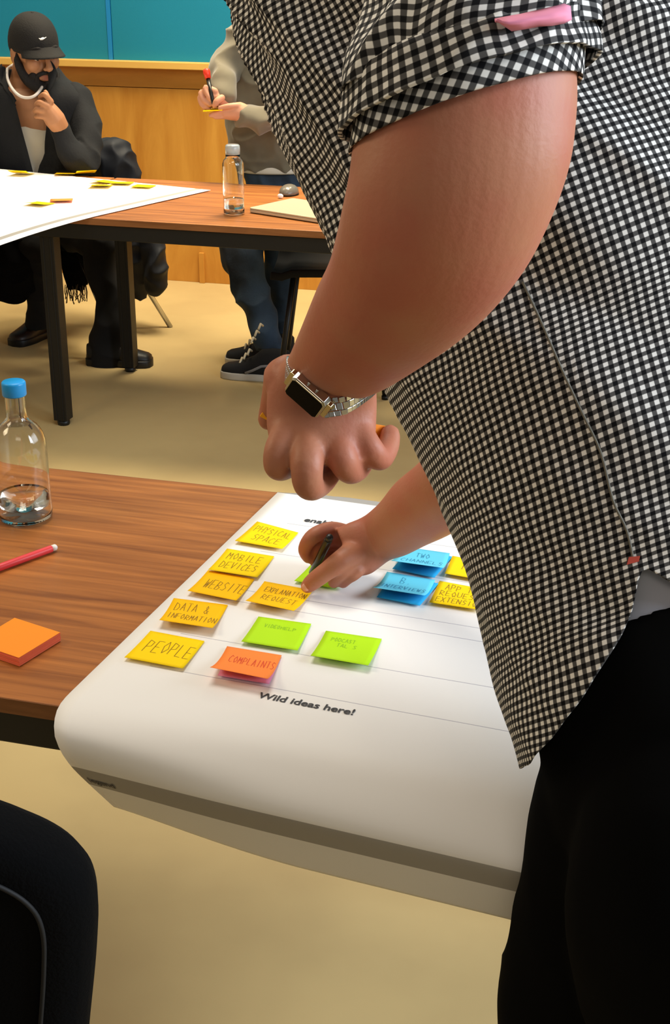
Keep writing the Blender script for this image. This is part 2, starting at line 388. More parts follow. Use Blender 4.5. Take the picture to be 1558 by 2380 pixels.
sq.f = fs; sq.m = [0]*len(fs); sq.build('printed_text', ink_dark, pr, False)

# ---------------------------------------------------------------- sticky notes
FONT = {  # hand strokes on a 1 x 1.4 cell
 'A': [[(0,0),(.5,1.4),(1,0)],[(.2,.5),(.8,.5)]], 'B': [[(0,0),(0,1.4),(.8,1.2),(.7,.8),(0,.7),(.9,.45),(.7,0),(0,0)]], 'C': [[(1,1.2),(.5,1.4),(0,.8),(.1,.2),(.6,0),(1,.2)]],
 'D': [[(0,0),(0,1.4),(.8,1.1),(1,.6),(.7,.1),(0,0)]], 'E': [[(1,1.4),(0,1.4),(0,0),(1,0)],[(0,.7),(.8,.7)]], 'F': [[(1,1.4),(0,1.4),(0,0)],[(0,.7),(.8,.7)]],
 'G': [[(1,1.2),(.5,1.4),(0,.7),(.4,0),(1,.2),(1,.7),(.6,.7)]], 'H': [[(0,0),(0,1.4)],[(1,0),(1,1.4)],[(0,.7),(1,.7)]], 'I': [[(.5,0),(.5,1.4)]], 'J': [[(.8,1.4),(.8,.2),(.4,0),(0,.3)]],
 'L': [[(0,1.4),(0,0),(.9,0)]], 'M': [[(0,0),(.1,1.4),(.5,.6),(.9,1.4),(1,0)]], 'N': [[(0,0),(0,1.4),(1,0),(1,1.4)]], 'O': [[(.5,1.4),(0,.8),(.4,0),(1,.6),(.5,1.4)]],
 'P': [[(0,0),(0,1.4),(.9,1.2),(.8,.7),(0,.6)]], 'Q': [[(.5,1.4),(0,.8),(.4,0),(1,.6),(.5,1.4)],[(.6,.3),(1,0)]], 'R': [[(0,0),(0,1.4),(.9,1.1),(.7,.7),(0,.6),(1,0)]],
 'S': [[(1,1.2),(.4,1.4),(.1,1),(.9,.5),(.6,0),(0,.1)]], 'T': [[(0,1.4),(1,1.4)],[(.5,1.4),(.5,0)]], 'U': [[(0,1.4),(.1,.1),(.6,0),(1,.3),(1,1.4)]], 'V': [[(0,1.4),(.5,0),(1,1.4)]],
 'W': [[(0,1.4),(.25,0),(.5,1),(.75,0),(1,1.4)]], 'X': [[(0,0),(1,1.4)],[(0,1.4),(1,0)]], 'Y': [[(0,1.4),(.5,.7),(1,1.4)],[(.5,.7),(.5,0)]], '&': [[(1,.6),(.5,0),(0,.3),(.7,1.1),(.4,1.4),(.2,1.1),(1,0)]], '.': [[(.4,0),(.5,.1)]]}
def note_surface(fn, name, mat_, lines_, ink_m, label, group, parent_z, n=10, und=None, inkw=.0009):
    """fn(a,b)->point, a across 0..1, b from the glued far edge 0 to the free near edge 1"""
    m = MB(); m.grid([[fn(i/n, j/n) for i in range(n+1)] for j in range(n+1)])
    o = m.build(name, mat_, None, solid=.0002); tag(o, label, 'sticky note', group)
    if lines_:
        t = MB(); rn = random.Random(label)
        for (txt, b0, hgt, a0, a1) in lines_:
            k = (a1-a0)/max(len(txt), 1); nrm = (fn(.6, .5)-fn(.5, .5)).cross(fn(.5, .6)-fn(.5, .5)).normalized()
            if nrm.z < 0: nrm = -nrm
            for ci, ch in enumerate(txt):
                for st in FONT.get(ch, []):
                    jx, jy = rn.uniform(-.05, .05), rn.uniform(-.06, .06)
                    pts = [(a0+k*(ci+.12+.68*(p[0]+jx)), b0-hgt*(p[1]/1.4+jy)+rn.uniform(-.008, .008)) for p in st]
                    for q0, q1 in zip(pts, pts[1:]):
                        A, B = fn(*q0)+nrm*.0004, fn(*q1)+nrm*.0004; d = (B-A)
                        if d.length < 1e-6: continue
                        sd = d.normalized().cross(nrm)*inkw*.5; bi = len(t.v); d2 = d.normalized()*inkw*.3
                        t.v += [A-sd-d2, B-sd+d2, B+sd+d2, A+sd-d2]; t.f.append((bi, bi+1, bi+2, bi+3)); t.m.append(0)
        if t.v: t.build('handwriting', ink_m, o, False)
    return o
def note_px(quad, z, lift, **kw):
    """quad: far-left, far-right, near-right, near-left pixel corners on the plane of height z; lift raises the free near edge"""
    q = [Pz(x_, y_, z+(lift if i > 1 else 0)) for i, (x_, y_) in enumerate(quad)]
    def fn(a, b, q=q):
        p = (q[0]*(1-a)+q[1]*a)*(1-b)+(q[3]*(1-a)+q[2]*a)*b
        h = lift*(b**2.2)
        return p+V((0, 0, h-lift*b))
    return note_surface(fn, parent_z=z, **kw)
def note_mat(name, col): 
    m = mat(name, col, rough=.7, spec=.2); b = m.node_tree.nodes['Principled BSDF']; return m
n_yel = note_mat('note_yellow', '#FFC400'); n_yel2 = note_mat('note_bright_yellow', '#FFD800'); n_grn = note_mat('note_green', '#B4E61C'); n_ora = note_mat('note_orange', '#FF8C40'); n_blu = note_mat('note_blue', '#62C8E6'); n_blu2 = note_mat('note_deep_blue', '#2FA6DC'); n_shadow_pnk = note_mat('note_shadow_pink', '#F0A0C8'); n_red = note_mat('note_red_orange', '#F2501C')
ink_y = mat('ink_on_yellow', '#8F6A12', rough=.8); ink_g = mat('ink_on_green', '#8CC21A', rough=.8); ink_o = mat('ink_on_orange', '#D84C2A', rough=.8); ink_b = mat('ink_on_blue', '#2B86AE', rough=.8)
ZN = .7445; G = 'sticky notes on the nearest flipchart sheet'
NQ = [
 ([(598,1212),(694,1238),(656,1276),(546,1257)], n_yel2, .004, [('PHYSICAL', .40, .26, .1, .95), ('SPACE', .80, .28, .22, .85)], ink_y, 'yellow note reading PHYSICAL SPACE, farthest back along the sheet edge'),
 ([(528,1275),(638,1293),(598,1342),(484,1324)], n_yel2, .004, [('MOBILE', .40, .26, .12, .85), ('DEVICES', .80, .28, .12, .88)], ink_y, 'yellow note reading MOBILE DEVICES on the sheet edge'),
 ([(484,1325),(592,1346),(549,1396),(436,1373)], n_yel, .006, [('WEBSITE', .68, .36, .16, 1.0)], ink_y, 'yellow note reading WEBSITE on the sheet edge'),
 ([(615,1351),(728,1372),(683,1420),(571,1396)], n_yel, .010, [('EXPLANATION', .38, .20, .12, .98), ('REQUEST', .72, .22, .18, .9)], ink_y, 'yellow note reading EXPLANATION REQUEST, directly below the writing hand'),
 ([(404,1390),(530,1406),(494,1460),(370,1441)], n_yel, .010, [('DATA &', .42, .28, .1, .75), ('INFORMATION', .78, .22, .06, .98)], ink_y, 'yellow note reading DATA & INFORMATION beside the wooden tabletop'),
 ([(350,1466),(476,1490),(425,1554),(289,1528)], n_yel2, .003, [('PEOPLE', .66, .40, .14, .98)], ink_y, 'yellow note reading PEOPLE nearest the front left corner'),
 ([(601,1433),(724,1450),(692,1512),(561,1491)], n_grn, .004, [('VIDEO', .34, .12, .2, .5), ('HELP', .34, .1, .5, .8)], ink_g, 'lime green note left of the other green note'),
 ([(758,1466),(888,1485),(856,1547),(722,1524)], n_grn, .008, [('PODCAST', .3, .12, .16, .6), ('TALKS', .48, .12, .3, .66)], ink_g, 'lime green note with lifted front edge, right of the other green note'),
 ([(722,1313),(820,1331),(780,1368),(684,1350)], n_grn, .003, [], ink_g, 'small visible corner of green note under the writing hand'),
 ([(1022,1350),(1140,1372),(1118,1418),(998,1400)], n_yel2, .004, [('APP TO', .30, .22, .16, .8), ('REQUEST', .58, .22, .1, .9), ('EXTENSION', .88, .22, .08, 1.0)], ink_y, 'yellow note reading APP TO REQUEST EXTENSION beside the checked shirt'),
 ([(1052,1292),(1160,1312),(1130,1350),(1034,1333)], n_yel2, .004, [('FORM', .6, .3, .3, .9)], ink_y, 'yellow note mostly hidden behind the checked shirt at the belly'),
]
for quad, mt, lf, lns, im, lab in NQ: note_px(quad, ZN, lf, name='sticky_note', mat_=mt, lines_=lns, ink_m=im, label=lab, group=G)
# curled pairs: lower and curled upper notes; the pink lower one is an added shadow tint
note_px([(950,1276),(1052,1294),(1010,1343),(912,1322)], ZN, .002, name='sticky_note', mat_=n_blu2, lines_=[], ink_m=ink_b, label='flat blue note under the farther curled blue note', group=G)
note_px([(934,1270),(1046,1286),(1030,1320),(908,1303)], ZN+.0006, .019, name='sticky_note', mat_=n_blu, lines_=[('TWO', .38, .2, .35, .65), ('CHANNELS', .70, .2, .12, .95)], ink_m=ink_b, label='curled light blue note reading TWO CHANNELS, farther of two blue notes', group=G)
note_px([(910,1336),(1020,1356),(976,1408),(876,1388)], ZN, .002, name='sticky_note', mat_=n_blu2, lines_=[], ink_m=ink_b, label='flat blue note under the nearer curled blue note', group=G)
note_px([(900,1329),(1012,1348),(986,1384),(866,1365)], ZN+.0006, .019, name='sticky_note', mat_=n_blu, lines_=[('B.', .36, .26, .35, .6), ('INTERVIEWS', .70, .2, .05, .95)], ink_m=ink_b, label='curled light blue note beside APP TO REQUEST note, nearer of two blue', group=G)
note_px([(534,1510),(652,1531),(626,1590),(506,1570)], ZN, .002, name='sticky_note', mat_=n_shadow_pnk, lines_=[], ink_m=ink_o, label='pink note peeking out beneath the curled orange note', group=G)  # added sheet, its pink stands for the coloured shadow under the orange note
note_px([(528,1502),(655,1523),(622,1578),(488,1551)], ZN+.0006, .018, name='sticky_note', mat_=n_ora, lines_=[('COMPLAINTS', .50, .24, .15, .98)], ink_m=ink_o, label='curled orange note right of the PEOPLE note', group=G)

# ---------------------------------------------------------------- things on the near table
def bottle(loc, label, prof, capprof, capmat, water, group=None, inner=.0026, name='glass_bottle'):
    t = empty(name, loc, label, 'bottle')
    L_ = V(loc); m = MB()
    outer = prof; inn = [(max(r-inner, .0), z) for r, z in (prof[3:] if prof[-1][0] > .015 else prof[3:-2])][::-1]
    m.lathe(outer+inn+[(0, prof[3][1]+.006)], 48, loc=L_); m.build('glass_body', glass, t, fixn=True)
    m = MB(); m.lathe(capprof, 40, loc=L_); m.build('cap', capmat, t)
    if water:
        m = MB(); m.lathe([(0, prof[3][1]+.0065)]+[(max(r-inner-.0004, 0), z) for r, z in water]+[(0, water[-1][1])], 48, loc=L_); m.build('water', glassm('water', (.95, .97, .92, 1), ior=1.33), t, fixn=True)
    return t
pb = Pz(60, 1204, .7405)
bottle((pb.x, pb.y, .7405), 'round shouldered glass water bottle with blue cap on the nearest table',
 [(0, .001), (.030, 0), (.036, .002), (.0425, .006), (.0435, .018), (.0425, .026), (.0423, .05), (.0423, .09), (.0422, .118), (.0412, .131), (.0375, .144), (.031, .154), (.0240, .160), (.0190, .164), (.0160, .170), (.0155, .185), (.0155, .2045), (.0155, .2058), (.0150, .206), (.0134, .206)],
 [(0, .227), (.0165, .227), (.0180, .2255), (.0184, .223), (.0184, .206), (.0176, .2045), (.0160, .2045), (.0160, .212), (0, .212)], mat('blue_cap', '#1C97DC', rough=.35),
 [(.0425, .026), (.0423, .043)])
def pen(p0, p1, r, body, tip, label, extra=None, endcol=None, name='pen'):
    p0, p1 = V(p0), V(p1); d = (p1-p0).normalized(); L_ = (p1-p0).length
    t = empty(name, p0, label, 'pen')
    m = MB(); m.tube([p0+d*.012, p0+d*.014, p1-d*.010, p1-d*.009], [r*.9, r, r, r*.92], 16); m.build('barrel', body, t)
    m = MB(); m.tube([p0, p0+d*.004, p0+d*.012], [r*.2, r*.45, r*.85], 12); m.build('nib', tip, t)
    m = MB(); m.tube([p1-d*.009, p1-d*.002, p1], [r*.88, r*.88, r*.6], 14); m.build('end_plug', endcol or tip, t)
    return t
pa, pe = Pz(-70, 1344, .7465), Pz(131, 1271, .7465)
pen(pa, pe, .0056, mat('red_plastic', '#E8434A', rough=.35), mat('white_plastic', '#F0EEE8', rough=.4), 'red barrelled pen with white end lying below the water bottle')
pq = [Pz(x_, y_, .7525) for x_, y_ in ((34, 1437), (140, 1471), (44, 1530), (-62, 1494))]
pad = empty('note_pad', (sum(pq, V((0, 0, 0)))/4), 'thick orange sticky note pad lying on the nearest tabletop', 'note pad')
pad.location.z = .7405
m = MB(); b = 0
for k in range(9):
    z0 = .7408+k*.00134; off = V((rnd.uniform(-.0004, .0004), rnd.uniform(-.0004, .0004), 0))
    for zz in (z0, z0+.00125): m.v += [V((q.x, q.y, zz))+off for q in pq]
    b = k*8; m.f += [(b+3, b+2, b+1, b), (b+4, b+5, b+6, b+7)]+[(b+i, b+(i+1) % 4, b+4+(i+1) % 4, b+4+i) for i in range(4)]; m.m += [0]*6
m.build('leaves', mat('note_coral', '#FF7E5A', rough=.65), pad, False)
m = MB(); m.v = [V((q.x, q.y, .7530)) for q in pq]+[V((q.x, q.y, .7533)) for q in pq]; m.f = [(3,2,1,0),(4,5,6,7)]+[(i, (i+1) % 4, 4+(i+1) % 4, 4+i) for i in range(4)]; m.m = [0]*6
tag(m.build('top_note', mat('note_pad_orange', '#FF9412', rough=.65), pad, False), 'bright orange top note')

# ---------------------------------------------------------------- far tables: poster, notes, flask, laptop, mouse
fc = [Pz(490, 441, .745), Pz(0, 553, .7435)]; e1 = (fc[1]-fc[0]); e1n = e1.normalized(); xdir = V((-e1n.y, e1n.x, 0)); xdir = -xdir if xdir.x > 0 else xdir
o_ = fc[0]+e1n*0; back = Pz(0, 392, .745)
bdir = (back-fc[0]); bdir.z = 0; bdir.normalize()
ps = empty('poster_sheet', (-2.6, 4.5, .742), 'large white printed poster lying across the back left table with yellow notes', 'poster')
m = MB(); rows = []; As = [0, .014, .03, .045] + [.1*i+.1 for i in range(12)]; Bs = [0, .04, .065]+[.1*i+.1 for i in range(14)]
def fpost(a, b): 
    p = fc[0]+bdir*b+e1n*a; over = max(0, 4.125-p.y); return V((p.x, p.y, .7425+.0015-.02*over-.10*over*over))
m.grid([[fpost(a, b) for b in Bs] for a in As], mi=lambda i, j: 1 if (1 <= j < 2) else 0)
m.build('sheet', [paper_w, mat('printed_band_grey')], ps, solid=.0006)
GF = 'yellow notes on the far poster'
FN = [((50,406), 'yellow note nearest the left frame edge on the far poster', n_yel2, .1, .05), ((152,405), 'dull yellow note left of the standing folded note, far poster', n_yel, .4, .006), ((198,406), 'bright yellow note curled upright below the seated man\'s elbow', n_yel2, .7, .03), ((241,424), 'yellow note upper of the crossed pair on the far poster', n_yel2, -.3, .008), ((234,434), 'yellow note lower of the crossed pair on the far poster', n_yel2, .3, .01), ((283,427), 'yellow note between crossed pair and poster corner', n_yel2, .2, .006), ((333,434), 'yellow note nearest the poster\'s pointed right corner', n_yel2, .1, .004), ((92,475), 'yellow note beside the orange one on the far poster', n_yel2, -.1, .008), ((143,467), 'orange note on the far poster', n_ora, .5, .006)]
for (px, py), lab, mt, rot, lf in FN:
    c = Pz(px, py, .7455); R = Matrix.Rotation(rot-A0, 3, 'Z'); hx, hy = R@V((.038, 0, 0)), R@V((0, .038, 0))
    lf = min(lf, .02)
    def fn(a, b, c=c, hx=hx, hy=hy, lf=lf): return c+hx*(2*a-1)+hy*(1-2*b)+V((0, 0, .001+lf*b*b))
    note_surface(fn, 'sticky_note', mt, [], ink_y, lab, GF, 0, n=5)
fb = Pz(540, 500, .7405)
bottle((fb.x, fb.y+.02, .7405), 'tall clear flask with clear lid on the back right table',
 [(0, .001), (.028, 0), (.033, .002), (.0345, .006), (.035, .02), (.035, .08), (.035, .155), (.0345, .165), (.031, .175), (.025, .180), (.0235, .184), (.0235, .192)],
 [(0, .222), (.018, .222), (.0215, .219), (.0225, .212), (.0230, .193), (.0242, .193), (.0242, .212), (.023, .2205), (.019, .224), (0, .2245)], mat('clear_lid', '#E8EEF0', rough=.15, trans=.7),
 [(.035, .02), (.035, .05)], name='water_flask')
lq = [Pz(578, 494, .7412), Pz(770, 524, .7412)]; ld = (lq[1]-lq[0]).normalized(); lb = V((-ld.y, ld.x, 0)); lb = lb if lb.y > 0 else -lb
Rl = Matrix((ld, lb, V((0, 0, 1)))).transposed(); lc = lq[0]+ld*.16+lb*.115
lap = empty('laptop', (lc.x, lc.y, .7405), 'closed silver laptop on the back right table beside the clear flask', 'laptop')
def rbox(c, sx, sy, z0, z1, R, r=.012):
    m = MB(); pts = []
    for cx, cy, a in ((sx/2-r, sy/2-r, 0), (-sx/2+r, sy/2-r, 90), (-sx/2+r, -sy/2+r, 180), (sx/2-r, -sy/2+r, 270)):
        for k in range(5): q = math.radians(a+k*22.5); pts.append((cx+r*math.cos(q), cy+r*math.sin(q)))
    m.loft([[c+R@V((x_, y_, z)) for x_, y_ in pts] for z in (z0, z1)]); return m
silver = mat('champagne_aluminium', '#CFC3A6', rough=.4, metal=.35)
c0 = V((lc.x, lc.y, 0))
rbox(c0, .32, .23, .7428, .7515, Rl).build('base', silver, lap, False, bev=.0015); rbox(c0, .32, .23, .7522, .7575, Rl).build('lid', silver, lap, False, bev=.0015)
for dx in (-.13, .13):
    for dy in (-.09, .09): m = MB(); m.box(c0+Rl@V((dx, dy, .7417)), (.02, .01, .0024), Rl); m.build('rubber_foot', black_metal, lap, False)
mp_ = Pz(672, 452, .7405)
mo = empty('computer_mouse', (mp_.x, mp_.y, .7405), 'rounded grey wireless mouse behind the closed laptop', 'mouse')
m = MB(); rows = []
for i in range(9):
    a = PI/2*i/8; rows.append([V((mp_.x, mp_.y, .745))+V((.034*math.cos(a)*math.cos(q), .05*math.cos(a)*math.sin(q), .032*math.sin(a)**.9)) for q in [2*PI*j/24 for j in range(24)]])
m.loft(rows); m.build('shell', mat('grey_gloss_plastic', '#6E675C', rough=.25), mo)
m = MB(); m.lathe([(0, 0), (.034, 0), (.036, .003), (.034, .005), (0, .005)], 24, loc=(mp_.x, mp_.y, .7405)); m.build('base', black_metal, mo)
wp = Pz(652, 461, .7405); m = MB(); m.ell((wp.x, wp.y, .7485), (.011, .006, .008), n=12, m=8); tag(m.build('earbud_case', mat('white_plastic')), 'tiny white glossy pebble shaped case in front of the grey mouse', 'earbud case')

# ---------------------------------------------------------------- chairs
def shell_chair(loc, rz, label, sz=.44, top=.80, legs='four', w_=.46):
    t = empty('shell_chair', loc, label, 'chair', rz=rz); M = wm(t); P = lambda x_, y_, z_: M@V((x_, y_, z_))
    pl = mat('black_chair_shell', '#08080A', rough=.6, spec=.3)
    m = MB(); rows = []
    for i in range(13):
        v = i/12; y = -.22+.44*v; wd = w_/2*(1-.10*v)*(1-.12*max(0, .25-v)*4)
        rows.append([P(wd*s, y, sz+.012*(s*s)*1.2-.02*math.exp(-((v-.05)/.08)**2)) for s in [(-1+2*j/14) for j in range(15)]])
    m.grid(rows); m.build('seat', pl, t, solid=.028, bev=.004)
    m = MB(); rows = []
    for i in range(21):
        v = i/20; z = sz+.10+(top-sz-.10)*v; e = 1-max(0, (v-.62)/.38)**3*.55; e *= 1-max(0, (.15-v)/.15)**2*.3
        rows.append([P(w_/2*e*s, .225+.045*v-.035*(s*s), z+.0) for s in [(-1+2*j/16) for j in range(17)]])
    m.grid(rows); m.build('backrest', pl, t, solid=.022, bev=.003)
    for sx in (-.1, .1): m = MB(); m.tube([P(sx, .20, sz-.01), P(sx, .245, sz+.05), P(sx, .262, sz+.16)], .011, 10); m.build('back_support', black_metal, t)
    for sx in (-1, 1):
        for sy in (-1, 1):
            m = MB(); m.tube([P(sx*.15, sy*.14, sz-.02), P(sx*.20, sy*.20, .012)], .011, 10); m.tube([P(sx*.20, sy*.20, .014), P(sx*.2, sy*.2, 0)], .014, 10); m.build('leg', chrome if legs == 'chrome' else black_metal, t)
    return t
# the large chair in the front left corner, back to the camera
fcx = empty('upholstered_chair', (-.66, 1.12, 0), 'black upholstered chair back filling the front left corner', 'chair')
cloth = mat('black_chair_fabric', '#060607', rough=.95, spec=.1, bump=.2, bscale=300)
ol = [(-640,1790),(-500,1795),(-390,1800),(-190,1834),(0,1898),(60,1921),(120,1947),(170,1978),(205,2015),(222,2055),(229,2105),(227,2170),(222,2240),(215,2310),(208,2380),(200,2480),(190,2580)]
def back_rows():
    rows = []; N = 40; pts = []
    P3 = [PZ(x_, y_, 1.20) for x_, y_ in ol]
    n_ = (FW*1.0); n_ = V((FW.x, FW.y, 0)).normalized()
    # put the outline on a gently leaning upright plane through the chair back
    base = PZ(229, 2105, 1.20); nn = (n_+V((0, 0, .16))).normalized()
    out = []
    for x_, y_ in ol:
        d = ray(x_, y_); t = (base-CAM).dot(nn)/d.dot(nn); out.append(CAM+d*t)
    return out, nn
outl, nn = back_rows()
lft = outl[0]
cen = V(((outl[10].x+outl[4].x)/2-.25, (outl[10].y+outl[4].y)/2-.06, 0))
P_, _r = smooth(outl[2:], [0]*len(outl[2:]), 3)
# mirror the right half about the chair's middle axis to get a symmetric rounded back
mid = P_[0]-(P_[-1]-P_[0]).dot(R0)*R0*0; axr = R0
xc = min((p-outl[10]).dot(axr) for p in P_)
half = [p for p in P_]
mir = [p-axr*2*((p-outl[10]).dot(axr)-xc) for p in half]
ring = half[::-1]+mir[1:]
m = MB(); cc = sum(ring, V((0, 0, 0)))/len(ring); rows = []
for off, sc in ((-.040, .0), (-.040, .55), (-.037, .85), (-.030, .95), (-.016, .99), (0, 1.0), (.016, .985), (.026, .95), (.03, .8), (.03, 0)):
    rows.append([cc+(p-cc)*max(sc, .002)+nn*off for p in ring])
m.loft(rows, cap=False); bk = m.build('backrest', cloth, fcx, fixn=True)
m = MB(); sp_ = [outl[10]*0+q for q in []]
seam = [cc+(p-cc)*.80-nn*.0395 for p in ring]; m.tube(seam[6:-6], .0022, 6); tag(m.build('seam_piping', mat('grey_black_piping', '#151517', rough=.7), bk), 'curved seam line')
lowz = min(p.z for p in ring); ctr = V((cc.x, cc.y, 0)); fwd = -V((FW.x, FW.y, 0)).normalized(); sd = R0
m = MB(); m.loft([[ctr+fwd*(.25+.23*sy)+sd*(.23*sx)+V((0, 0, z)) for sx, sy in [(math.copysign(abs(math.cos(q))**.5, math.cos(q)), math.copysign(abs(math.sin(q))**.5, math.sin(q))) for q in [2*PI*j/28 for j in range(28)]]] for z in (.40, .415, .455, .47)]); m.build('seat', cloth, fcx, bev=.01)
for s in (-.15, .15): m = MB(); m.tube([ctr+sd*s+fwd*.05+V((0, 0, .41)), ctr+sd*s-fwd*.0+V((0, 0, .46)), V((ctr.x, ctr.y, 0))+sd*s+V((0, 0, lowz+.06))], .012, 8); m.build('back_support', black_metal, fcx)
for sx in (-.2, .2):
    for sy in (.06, .44):
        m = MB(); m.tube([ctr+sd*sx*.8+fwd*sy+V((0, 0, .41)), ctr+sd*sx+fwd*sy+V((0, 0, 0))], .012, 10); m.build('leg', black_metal, fcx)

# small chair the standing person leans on, and the seated person's chair
p_ = Pz(765, 612, .46)
shell_chair((p_.x+.02, p_.y, 0), -1.35, 'black chair with flat dark seat behind the back right table', sz=.47, top=.69, w_=.44)
sc_ = empty('swivel_chair', (-2.62, 5.28, 0), 'black armless chair the capped man sits on, draped with coats', 'chair')
m = MB(); m.loft([[V((-2.62+.25*sx, 5.22+.24*sy, z)) for sx, sy in [(math.copysign(abs(math.cos(q))**.6, math.cos(q)), math.copysign(abs(math.sin(q))**.6, math.sin(q))) for q in [2*PI*j/24 for j in range(24)]]] for z in (.42, .43, .47, .48)]); m.build('seat', black_cloth, sc_)
m = MB(); rows = []
for i in range(13):
    v = i/12; z = .56+.20*v; e = 1-.5*max(0, (v-.6)/.4)**2.5; rows.append([V((-2.62+.23*e*s, 5.50+.03*v-.03*s*s, z)) for s in [(-1+2*j/12) for j in range(13)]])
m.grid(rows); m.build('backrest', black_cloth, sc_, solid=.03)
m = MB(); m.tube([V((-2.62, 5.40, .43)), V((-2.62, 5.54, .46)), V((-2.62, 5.545, .62))], .02, 8); m.build('back_support', black_metal, sc_)
for sx in (-1, 1):
    for sy in (-1, 1):
        m = MB(); m.tube([V((-2.62+sx*.18, 5.22+sy*.17, .43)), V((-2.62+sx*(.40 if sx > 0 else .24), 5.22+sy*.26, 0))], .011, 10); m.build('leg', chrome, sc_)

# ================================================================ people
def noise_disp(amp, f, seed=0, aniso=(1, 1, 1)):
    def fn(p, n): 
        q = V((p.x*f*aniso[0]+seed, p.y*f*aniso[1], p.z*f*aniso[2])); return p+n*amp*(1-2*abs(noise.noise(q))*1.6)
    return fn
def make_shoe(root, toe, d, L_, wd, hi, upper_m, sole_m, lace_m=None, stripe=None, name='shoe'):
    """toe point on the ground, d heel direction; parts hang under root"""
    d = V((d[0], d[1], 0)).normalized(); s = V((-d.y, d.x, 0)); t = V((toe[0], toe[1], 0))
    hw = [.10, .62, .86, 1.0, .98, .84, .78, .80, .82, .74, .35]; xs_ = [0, .02, .07, .2, .33, .48, .6, .72, .85, .96, 1.0]
    m = MB(); rows = []
    for z, e in ((0, .96), (.004, 1.0), (.024, 1.0), (.028, .97)):
        o = [t+d*(L_*x_)+s*(wd/2*h*e)+V((0, 0, z)) for x_, h in zip(xs_, hw)]+[t+d*(L_*x_)-s*(wd/2*h*e)+V((0, 0, z)) for x_, h in list(zip(xs_, hw))[::-1]]
        rows.append(o)
    m.loft(rows)
    base = m.build(name, sole_m, root)
    hts = [.030, .045, .052, .060, .072, .092, hi*.95, hi, hi, hi*.98, hi*.9]
    m = MB(); rows = []
    for x_, h, ht in zip(xs_, hw, hts):
        r = []
        for k in range(20):
            a = 2*PI*k/20; r.append(t+d*(L_*(x_*.97+.012))+s*(wd/2*h*.93*math.copysign(abs(math.cos(a))**.7, math.cos(a)))+V((0, 0, .022+(ht-.022)*max(0, math.sin(a))**.8)))
        rows.append(r)
    m.loft(rows); m.build('upper', upper_m, base)
    if lace_m:
        m = MB()
        for k in range(6):
            x_ = .30+.055*k; ht = .062+.018*k+(.01*k if k > 2 else 0); c = t+d*(L_*x_)+V((0, 0, ht+.012))
            m.tube([c-s*.026-V((0, 0, .010)), c+V((0, 0, .004)), c+s*.026-V((0, 0, .010))], .0045, 6)
        o = m.build('laces', lace_m, base)
    if stripe:
        for sg in (1, -1):
            m = MB(); P = [t+d*(L_*x_)+s*(sg*wd/2*.93*hh)+V((0, 0, z)) for x_, z, hh in ((.40, .032, .99), (.5, .044, .93), (.62, .062, .84), (.75, .068, .83), (.9, .064, .83))]
            m.tube(P, .0055, 6); m.build('side_stripe', stripe, base)
    return base
def head_frame(F_, pitch, tilt=0):
    F_ = V((F_.x, F_.y, 0)).normalized(); S = F_.cross(V((0, 0, 1))).normalized(); U = V((0, 0, 1))
    R = Matrix.Rotation(-math.radians(pitch), 3, S); F2, U2 = R@F_, R@U
    R2 = Matrix.Rotation(math.radians(tilt), 3, F2); return Matrix((R2@S, F2, R2@U2)).transposed()
def head_mb(mb, c, R, k=1.0):
    L_ = lambda x_, y_, z_: c+R@V((x_, y_, z_))*k
    mb.ell(L_(0, -.005, .03), (.074*k, .094*k, .088*k), R, 28, 18)
    mb.ell(L_(0, .028, -.045), (.058*k, .060*k, .062*k), R); mb.ell(L_(0, .068, -.094), (.026*k, .020*k, .020*k), R)
    mb.chain([L_(0, .088, .018), L_(0, .102, -.006), L_(0, .112, -.026)], [.008*k, .009*k, .013*k], 12)
    for sg in (-1, 1):
        mb.ell(L_(sg*.011, .102, -.030), (.008*k, .009*k, .007*k), R, 12, 8)
        mb.ell(L_(sg*.036, .060, -.020), (.026*k, .026*k, .030*k), R); mb.ell(L_(sg*.077, -.008, -.004), (.008*k, .019*k, .031*k), R, 14, 10)
        mb.chain([L_(sg*.008, .086, .026), L_(sg*.030, .083, .030), L_(sg*.052, .068, .022)], [.010*k, .011*k, .010*k], 10)
    mb.chain([L_(-.022, .080, -.058), L_(0, .092, -.054), L_(.022, .080, -.058)], [.006*k, .0085*k, .006*k], 10)
    mb.chain([L_(-.020, .080, -.067), L_(0, .090, -.068), L_(.020, .080, -.067)], [.006*k, .009*k, .006*k], 10)
    return L_
